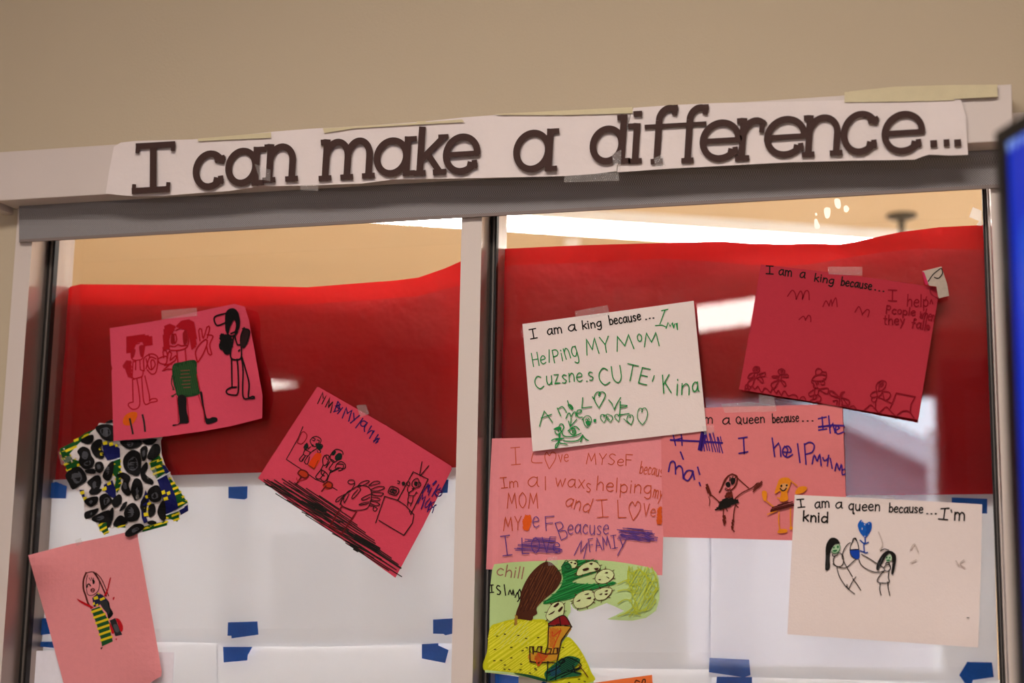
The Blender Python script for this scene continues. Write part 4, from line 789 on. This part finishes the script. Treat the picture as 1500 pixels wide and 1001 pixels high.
# --- green cut-out
G = (690, 800, .20667)
def dgr(x, y): return -.0105 - .032 * math.exp(-(max(0, x - 711) / 48) ** 2) - sgn_bump(x, y, 930, 895, 60, .018) - sgn_bump(x, y, 740, 985, 50, .006)
s = Sheet(pts('165,130 300,115 450,108 550,105 650,98 780,97 900,100 1010,110 1120,125 1250,150 1290,165 1310,185 1330,230 1336,300 1335,380 1310,460 1240,510 1150,530 1060,528 965,520 1030,490 1085,460 1020,430 960,405 860,445 770,465 740,450 720,435 705,395 706,440 705,470 685,502 690,530 710,572 706,590 680,645 710,665 740,690 800,780 830,840 850,890 865,950 872,1010 640,990 400,925 240,905 100,893 115,740 130,610 132,450 135,300 150,170', G), dgr, card('lime_card', 'B5CF8C', .03), cell=8)
s.text('9A6A5C', 1.7, 'chill', 178, 205, 365, 235, 82, G, .02); s.text(BK, 1.7, 'I', 135, 330, 160, 328, 52, G); s.text(BK, 1.7, 'S', 185, 350, 215, 345, 66, G); s.lines(BK, 1.7, '235,275 245,350;265,345 275,315 290,345 298,312 305,350;312,365 330,330 340,375;330,340 345,310 355,350 330,395', G)
YG_ = 'C2C218'
s.fill(YG_, '135,580 200,545 300,520 440,520 545,540 545,700 620,720 680,645 740,690 800,780 850,890 868,960 640,985 400,922 102,888 115,740', G)
s.hatch('DCD838', '135,585 220,545 330,530 440,525 540,560 530,720 640,720 690,670 760,740 840,890 640,955 400,900 125,872', 1.5, 3.2, -35, G, jit=2.5, wob=1.5); s.hatch('C9D06A', '170,570 400,540 420,680 200,720', 1., 5, -50, G, jit=6)
s.fill('4A2312', '320,470 345,400 360,310 420,200 500,125 560,115 620,170 642,230 600,310 520,380 465,440 470,480 440,500 430,530 330,520 320,560 305,558 315,510', G)
s.hatch('6A3A1E', '350,430 400,260 500,150 570,140 620,220 560,330 450,440', 1., 3.4, -62, G, jit=5); s.hatch('2F150B', '340,460 380,300 520,130 610,190 600,290 460,430', 1., 5, -66, G, jit=8)
s.hatch('A07C30', '310,490 330,500 325,560 308,558', 1.4, 1.3, 85, G)
g1 = '640,150 680,110 760,100 880,105 915,170 850,200 760,230 720,260 880,270 1020,255 1010,275 900,300 720,370 640,390 510,410 600,330 650,250'
s.fill('16702F', g1, G); s.hatch('2D9448', g1, 1.3, 3.6, -22, G, jit=5, wob=1.2); s.hatch('0C4A20', g1, 1., 6, -18, G, jit=10)
PALE = 'C9D79C'
for c in ('750,190 780,140 860,110 910,140 905,170 830,190 760,210', '880,230 900,190 950,165 1000,180 1010,220 960,262 900,262', '725,390 760,340 830,315 875,335 870,390 820,430 750,440', '875,330 930,300 990,300 995,330 950,375 890,380', '540,470 580,410 640,400 660,440 640,510 570,535 535,510', '690,110 730,105 752,125 735,155 700,150'):
    s.fill(PALE, c, G); s.layer -= 1
    p = spline(pts(c, G), True, 3); s.lines('4A1A12', 1.3, [p])
    cx = sum(q[0] for q in p) / len(p); cy = sum(q[1] for q in p) / len(p)
    s.lines('4A1A12', 1., [[q, (q[0] + (q[0] - cx) * 3.6 / math.hypot(q[0] - cx, q[1] - cy), q[1] + (q[1] - cy) * 3.6 / math.hypot(q[0] - cx, q[1] - cy))] for q in p[::4]], curve=False)
s.fill('3A1610', '790,165 830,155 835,168 800,178;835,125 862,120 855,135;870,160 905,155 890,175;948,188 970,185 965,195;900,238 920,235 915,245;955,215 978,225 975,232;745,395 775,378 770,392;815,372 850,362 845,378;800,345 835,335 830,345;905,345 930,335 925,348;945,320 970,312 965,325;945,342 970,335 960,350;545,490 595,458 580,480;582,430 615,402 625,412 600,435;615,460 645,428 650,440 630,468;700,118 718,112 715,125;725,125 745,118 742,132;690,140 705,145 695,152', G)
s.fill('1A6A34', '640,170 650,130 690,118 715,150 700,175 660,180', G); s.lines('0D3A20', 1.2, '660,140 690,130 705,150 685,165 670,150;640,150 670,105', G)
YL = 'A9B52A'
s.hatch('B9C84C', '1120,145 1240,165 1310,210 1325,300 1305,400 1220,480 1120,490 1160,430 1130,360 1110,260', 1., 2.6, -60, G, jit=6, wob=2)
s.lines(YL, 1.4, '1120,145 1110,220 1130,300 1150,360 1180,420;1180,150 1230,200 1290,190;1140,200 1200,170 1270,250 1320,240;1100,250 1180,300 1150,320 1140,280 1180,270 1210,300 1190,335 1150,330;1180,240 1200,225 1215,250 1195,270 1180,240;1250,290 1280,270 1310,300 1290,330 1255,315 1250,290;1225,340 1255,335 1260,370 1230,375 1225,340;1130,390 1160,440 1210,460 1270,440 1310,380;1150,420 1170,470 1240,440 1290,360;1040,320 1100,310 1140,330;1040,270 1110,240 1150,250;1040,410 1090,380 1140,390;1090,480 1140,440 1160,400;1040,500 1130,470 1200,490;1280,150 1320,260 1310,330;1230,190 1250,260 1230,330;1160,180 1140,260;1210,180 1290,260;1240,400 1330,300;1120,500 1180,430;1110,180 1190,210 1240,190', G)
s.fill('7E1218', '550,545 620,505 655,495 690,530 710,560 690,560 560,560', G); s.lines('2A100C', 1.6, '548,550 655,493 712,572;550,565 715,575;600,585 605,560 630,555 640,582;660,585 665,565 690,570 690,590;625,500 640,585', G)
s.fill('C08A24', '555,580 705,575 690,620 650,650 630,720 610,800 545,820 415,810 420,760 540,760 545,680', G); s.hatch('B85A18', '560,590 640,590 600,640 580,740 560,700', 1.4, 2, 70, G, jit=2); s.hatch('B04A12', '455,780 490,750 550,760 520,810 470,850', 1.4, 1.8, -30, G, jit=2)
s.lines('35170D', 1.7, '550,560 545,700 525,765;712,572 640,670 615,790 605,840;415,715 418,820 470,830 605,830;415,715 440,715 440,770 415,745;440,745 530,768 605,765;465,745 475,715 500,715 495,755;525,765 535,730 570,730 560,765;580,765 590,725 615,725 610,765', G, False); s.lines('C0401A', 1.6, '575,610 580,640 610,620 635,600 600,680 585,720;460,800 475,850 500,820 540,780;475,760 500,800', G)
s.fill('1E5E38', '520,900 560,860 640,800 700,780 770,800 765,830 720,880 780,900 770,920 660,935 550,960 525,930', G); s.hatch('0B2C26', '530,900 650,800 760,800 720,880 600,930', 1.5, 2.4, -30, G, jit=3); s.hatch('1A3F66', '560,880 620,850 640,900 570,930', 1.2, 2.2, -30, G, jit=2); s.fill('1B4A2E', '300,900 420,915 540,950 520,962 400,930', G)
s.lines('0A1512', 1.7, '545,820 535,960;605,830 600,950;540,900 620,860 680,790 780,850 640,910 560,950;620,820 645,800 665,815 640,835 620,820;680,880 780,910;720,850 740,900;640,930 770,870', G); s.lines('5A2A14', 1.5, '765,850 800,890 828,930', G)
s.lines(BK, 1.5, [[(690 + a * .20667, 800 + b * .20667), (690 + a * .20667 + 2.2, 800 + b * .20667 + random.uniform(-1, .8))] for a, b in ((165, 735), (180, 640), (235, 625), (330, 635), (385, 655), (470, 650), (280, 720), (360, 745), (390, 722), (280, 795), (160, 815), (208, 812), (235, 845), (345, 880), (350, 838), (450, 870), (265, 875), (232, 873), (412, 900), (645, 720), (690, 970), (760, 945), (800, 960), (640, 985), (455, 878))], curve=False)
gr = s.build('drawing', 'lime green cut-out drawing with brown bottle, green plant and yellow hill', DRAW, GD)
Sheet(pts('100,880 240,893 400,912 540,958 540,968 400,932 240,908 99,897', G), lambda x, y: dgr(x, y) - .0022, card('lime_card', 'B5CF8C'), cell=8).build('folded_edge', parent=gr)
clear_tape('802,817 816,816 817,828 803,829', lambda x, y: dgr(x, y) - .0012, gr)
s = Sheet(pts('868,1001 910,995 955,989 956.6,1010 954,1040 860,1040'), -.0065, card('orange_card', 'E8743A'), cell=8)
s.lines(BK, 1.6, '930,1000 932,997 937,999;940,1001 942,996 945,996 945,1000', curve=True)
s.build('paper', 'corner of an orange paper beside the bottom tip of the green cut-out', 'paper')
s = Sheet(pts('760,985 870,996 868,1040 758,1040'), -.005, card('note_white', 'E4D6CE'), cell=10); s.fill('24509E', '793,1001 797,998 801,1001 801,1005 794,1005')
s.build('white_paper', 'edge of a white paper under the folded green cut-out', 'paper')

# --- white queen drawing
Kq = (1130, 710, .2906); K4 = (1190, 750, .12987)
def dwq(x, y): return -.0105 - sgn_bump(x, y, 1155, 930, 70, .006) - sgn_bump(x, y, 1433, 948, 70, .012) - sgn_bump(x, y, 1300, 945, 80, .004)
s = Sheet(pts('117,52 430,66 760,83 1062,100 1055,450 1042,822 700,798 380,776 80,755 98,400', Kq), dwq, card('ivory_card', 'E8DAD6', .02), cell=12)
s.text(BK, 2, 'I', 134, 116, 168, 113, 40, Kq); s.text(BK, 2, 'am', 218, 120, 292, 117, 52, Kq); s.text(BK, 2, 'a', 322, 123, 356, 122, 52, Kq); s.text(BK, 2, 'queen', 388, 130, 546, 132, 52, Kq); s.text(BK, 2, 'because', 592, 138, 762, 146, 46, Kq); s.text(BK, 2.1, '...', 780, 147, 832, 150, 40, Kq)
s.lines(BK, 2.1, '855,122 895,120;875,121 868,172;842,174 888,178;905,128 908,140', Kq, False); s.text(BK, 2.2, 'm', 920, 178, 974, 180, 66, Kq); s.text(BK, 2.3, 'knid', 158, 186, 284, 190, 52, Kq)
s.fill('1459B4', '515,180 512,140 540,95 560,95 580,125 610,130 640,112 668,130 665,200 630,260 600,300 580,285 540,240', K4); s.hatch('0E3F95', '610,140 660,130 655,210 600,290', 1.2, 2, 80, K4, jit=1.5); s.fill('D6CCD2', '552,105 562,100 566,110 556,114;556,180 563,180 565,200 557,202;585,140 592,135 594,150 587,152;630,135 640,132 638,145;585,272 598,272 596,285 588,284', K4)
s.lines('12429C', 1.9, '593,290 595,345 580,370 585,450;540,322 570,350 600,360 630,345;540,440 580,455 600,465 620,460', K4)
s.lines(BK, 1.3, '455,330 430,390 425,450 440,500 490,530 525,520 525,430 510,350 490,320', K4); s.lines(BK, 2, '455,335 462,305 485,300 498,325', K4); s.fill('1240A8', '430,430 520,425 528,520 500,535 455,510 432,470', K4); s.lines(BK, 1.5, '430,430 520,425', K4)
hair = '150,400 175,330 215,292 270,300 300,330 305,360 260,365 225,400 205,450 195,520 198,620 180,655 145,655 148,520'
s.fill('161311', hair, K4); s.hatch('3A3A3C', '155,500 190,480 190,640 155,640', 1., 2.4, 85, K4, jit=2)
s.fill('A9C7A4', '225,410 260,370 305,370 312,410 290,455 240,465 215,450', K4); s.fill('1A6B36', '232,395 250,392 250,412 236,415;275,385 295,382 298,405 280,412;228,435 250,430 280,430 270,450 240,452', K4); s.lines('1A6B36', 1.1, '215,450 245,470 290,455 312,410 305,370', K4)
s.lines(BK, 1.3, '225,480 230,500 260,498 285,485;255,500 238,530 240,580 270,612 310,620 345,590 352,530 340,490 310,465 285,470;350,555 390,630 450,730;455,752 500,815 545,885;275,630 300,720 345,800 410,875 475,925;410,872 450,790 490,735;390,820 392,850 410,875;230,588 270,615 340,632 390,625 440,580 490,535;340,535 335,490 360,420 400,365 430,350', K4)
s.lines(BK, 1.4, '555,480 600,505 660,540 720,580 800,628;525,540 545,590 600,640 700,680 760,680 810,665;805,630 830,600 870,600 880,640 850,672 815,660 805,630;825,590 840,570 865,575 868,595;770,440 810,420 860,432;810,665 760,720 730,785 800,805 868,795 855,740 865,665;765,810 758,870 775,940;848,790 855,860 873,945', K4)
s.fill('161311', '720,650 730,580 780,490 830,445 880,440 930,470 945,520 935,600 912,700 890,700 900,600 895,520 870,470 830,500 800,560 760,620 745,660', K4); s.hatch('4A4A4E', '735,590 800,500 780,570 745,650', 1., 2.2, -70, K4, jit=1.5)
s.fill('B4CCAE', '825,520 870,480 895,510 890,550 840,565', K4); s.fill('1A6B36', '830,510 845,505 845,525 832,528;862,512 880,508 880,525 866,528;830,545 860,538 880,548 850,560', K4)
s.lines('C4B4AC', 1.6, '700,330 720,300 740,340;730,380 700,395;540,240 560,300 545,330;970,380 950,400 975,420;930,385 945,410', Kq); s.lines(BK, 1.2, '985,672 996,672', Kq)
nq = s.build('drawing', 'white queen drawing with a blue heart and two long-haired figures', DRAW, GD)
clear_tape('1243,725 1275,724 1311,728 1310,737 1270,738 1244,734', lambda x, y: dwq(x, y) - .0014, nq)

# --- glue smudges on the glass
M_SM = mat('dried_glue', 'FBF3E6', rough=.6, transl=.55)
FRS = (1150, 270, .2)
for q in ('285,185 300,170 328,175 332,210 322,245 300,250 288,225', '360,115 380,105 402,115 408,160 395,180 370,165', '430,165 450,155 470,180 455,205 432,200', '215,260 232,255 245,285 255,305 248,325 225,325 215,310', '218,212 232,210 235,228 222,230'):
    Sheet(spline(pts(q, FRS), True, 2)[:-1], -.0012, M_SM, cell=3, skin=True).build('glue_smudge', parent=win2)

# ================================================================== TELEVISION, close on the right
p0 = EYE + (at(1463, 195, 0) - EYE).normalized() * 1.35
TA = R(66)
tx = Vector((math.cos(TA), -math.sin(TA), 0)); ty = Vector((-math.sin(TA), -math.cos(TA), 0)); tz = Vector((0, 0, 1))   # along the top edge, out of the screen, up
tv = empty('television', p0, 'black-framed television with a bright blue screen at the right edge', 'television')
def tp(a, b, c): return p0 + tx * a - tz * b + ty * c
def tbox(a0, a1, b0, b1, c0, c1):
    g = Geo(); g.hexa([tp(a0, b1, c1), tp(a1, b1, c1), tp(a1, b0, c1), tp(a0, b0, c1), tp(a0, b1, c0), tp(a1, b1, c0), tp(a1, b0, c0), tp(a0, b0, c0)]); return g
M_TV = mat('tv_black', '0B0B0D', rough=.35)
TWd, THt = .93, .54
tbox(.0, TWd, 0, THt, -.035, -.001).build('housing', M_TV, tv, bevel=.003)
for nm, q in (('bezel', (0, .017, 0, THt)), ('bezel', (TWd - .017, TWd, 0, THt)), ('bezel', (.017, TWd - .017, 0, .014)), ('bezel', (.017, TWd - .017, THt - .017, THt))):
    tbox(*q, 0, .004).build(nm, M_TV, tv)
scr = tbox(.011, TWd - .011, .011, THt - .014, 0, .0012); 
def lit(name, h, e):
    m = mat(name, '050608', rough=.25); b = m.node_tree.nodes['Principled BSDF']; b.inputs['Emission Color'].default_value = lin(h); b.inputs['Emission Strength'].default_value = e; return m
sm = [lit('screen_blue', '0029B4', 1), lit('screen_light', '0042C0', 1), lit('screen_text', '7F9BE0', 1)]

def onscr(px, py):                        # where the ray through a pixel meets the screen: (along, down)
    d = FW * FPX + RT * (px - 750) + UP * (500.5 - py)
    q = EYE + d * ((p0 - EYE).dot(ty) / d.dot(ty)) - p0
    return (q.dot(tx), -q.z)
def spoly(poly, lift, mi):
    b = len(scr.v); scr.v += [tp(a, bb, lift) for a, bb in poly]; scr.f.append(tuple(range(b, b + len(poly)))); scr.i.append(mi)
a0, b0 = onscr(1493, 318)
spoly([(a0, b0 + .02), (a0 + .008, b0 + .004), (a0 + .03, b0), (TWd - .06, b0), (TWd - .06, THt - .05), (a0, THt - .05)][::-1], .0016, 1)
a0, b0 = onscr(1476, 225); h_ = .022; x = a0
for c in 'Women':
    wd, data = GL[c]
    for st in parse(data):
        st = [(x + gx / 100 * .03, b0 - gy / 100 * h_) for gx, gy in st]
        for (ax, ay), (bx, by) in zip(st, st[1:]):
            l = math.hypot(bx - ax, by - ay) or 1; nx, ny = -(by - ay) / l * .0018, (bx - ax) / l * .0018
            spoly([(ax + nx, ay + ny), (bx + nx, by + ny), (bx - nx, by - ny), (ax - nx, ay - ny)], .0017, 2)
    x += (wd + 14) / 100 * .03
scr.build('screen', sm, tv)
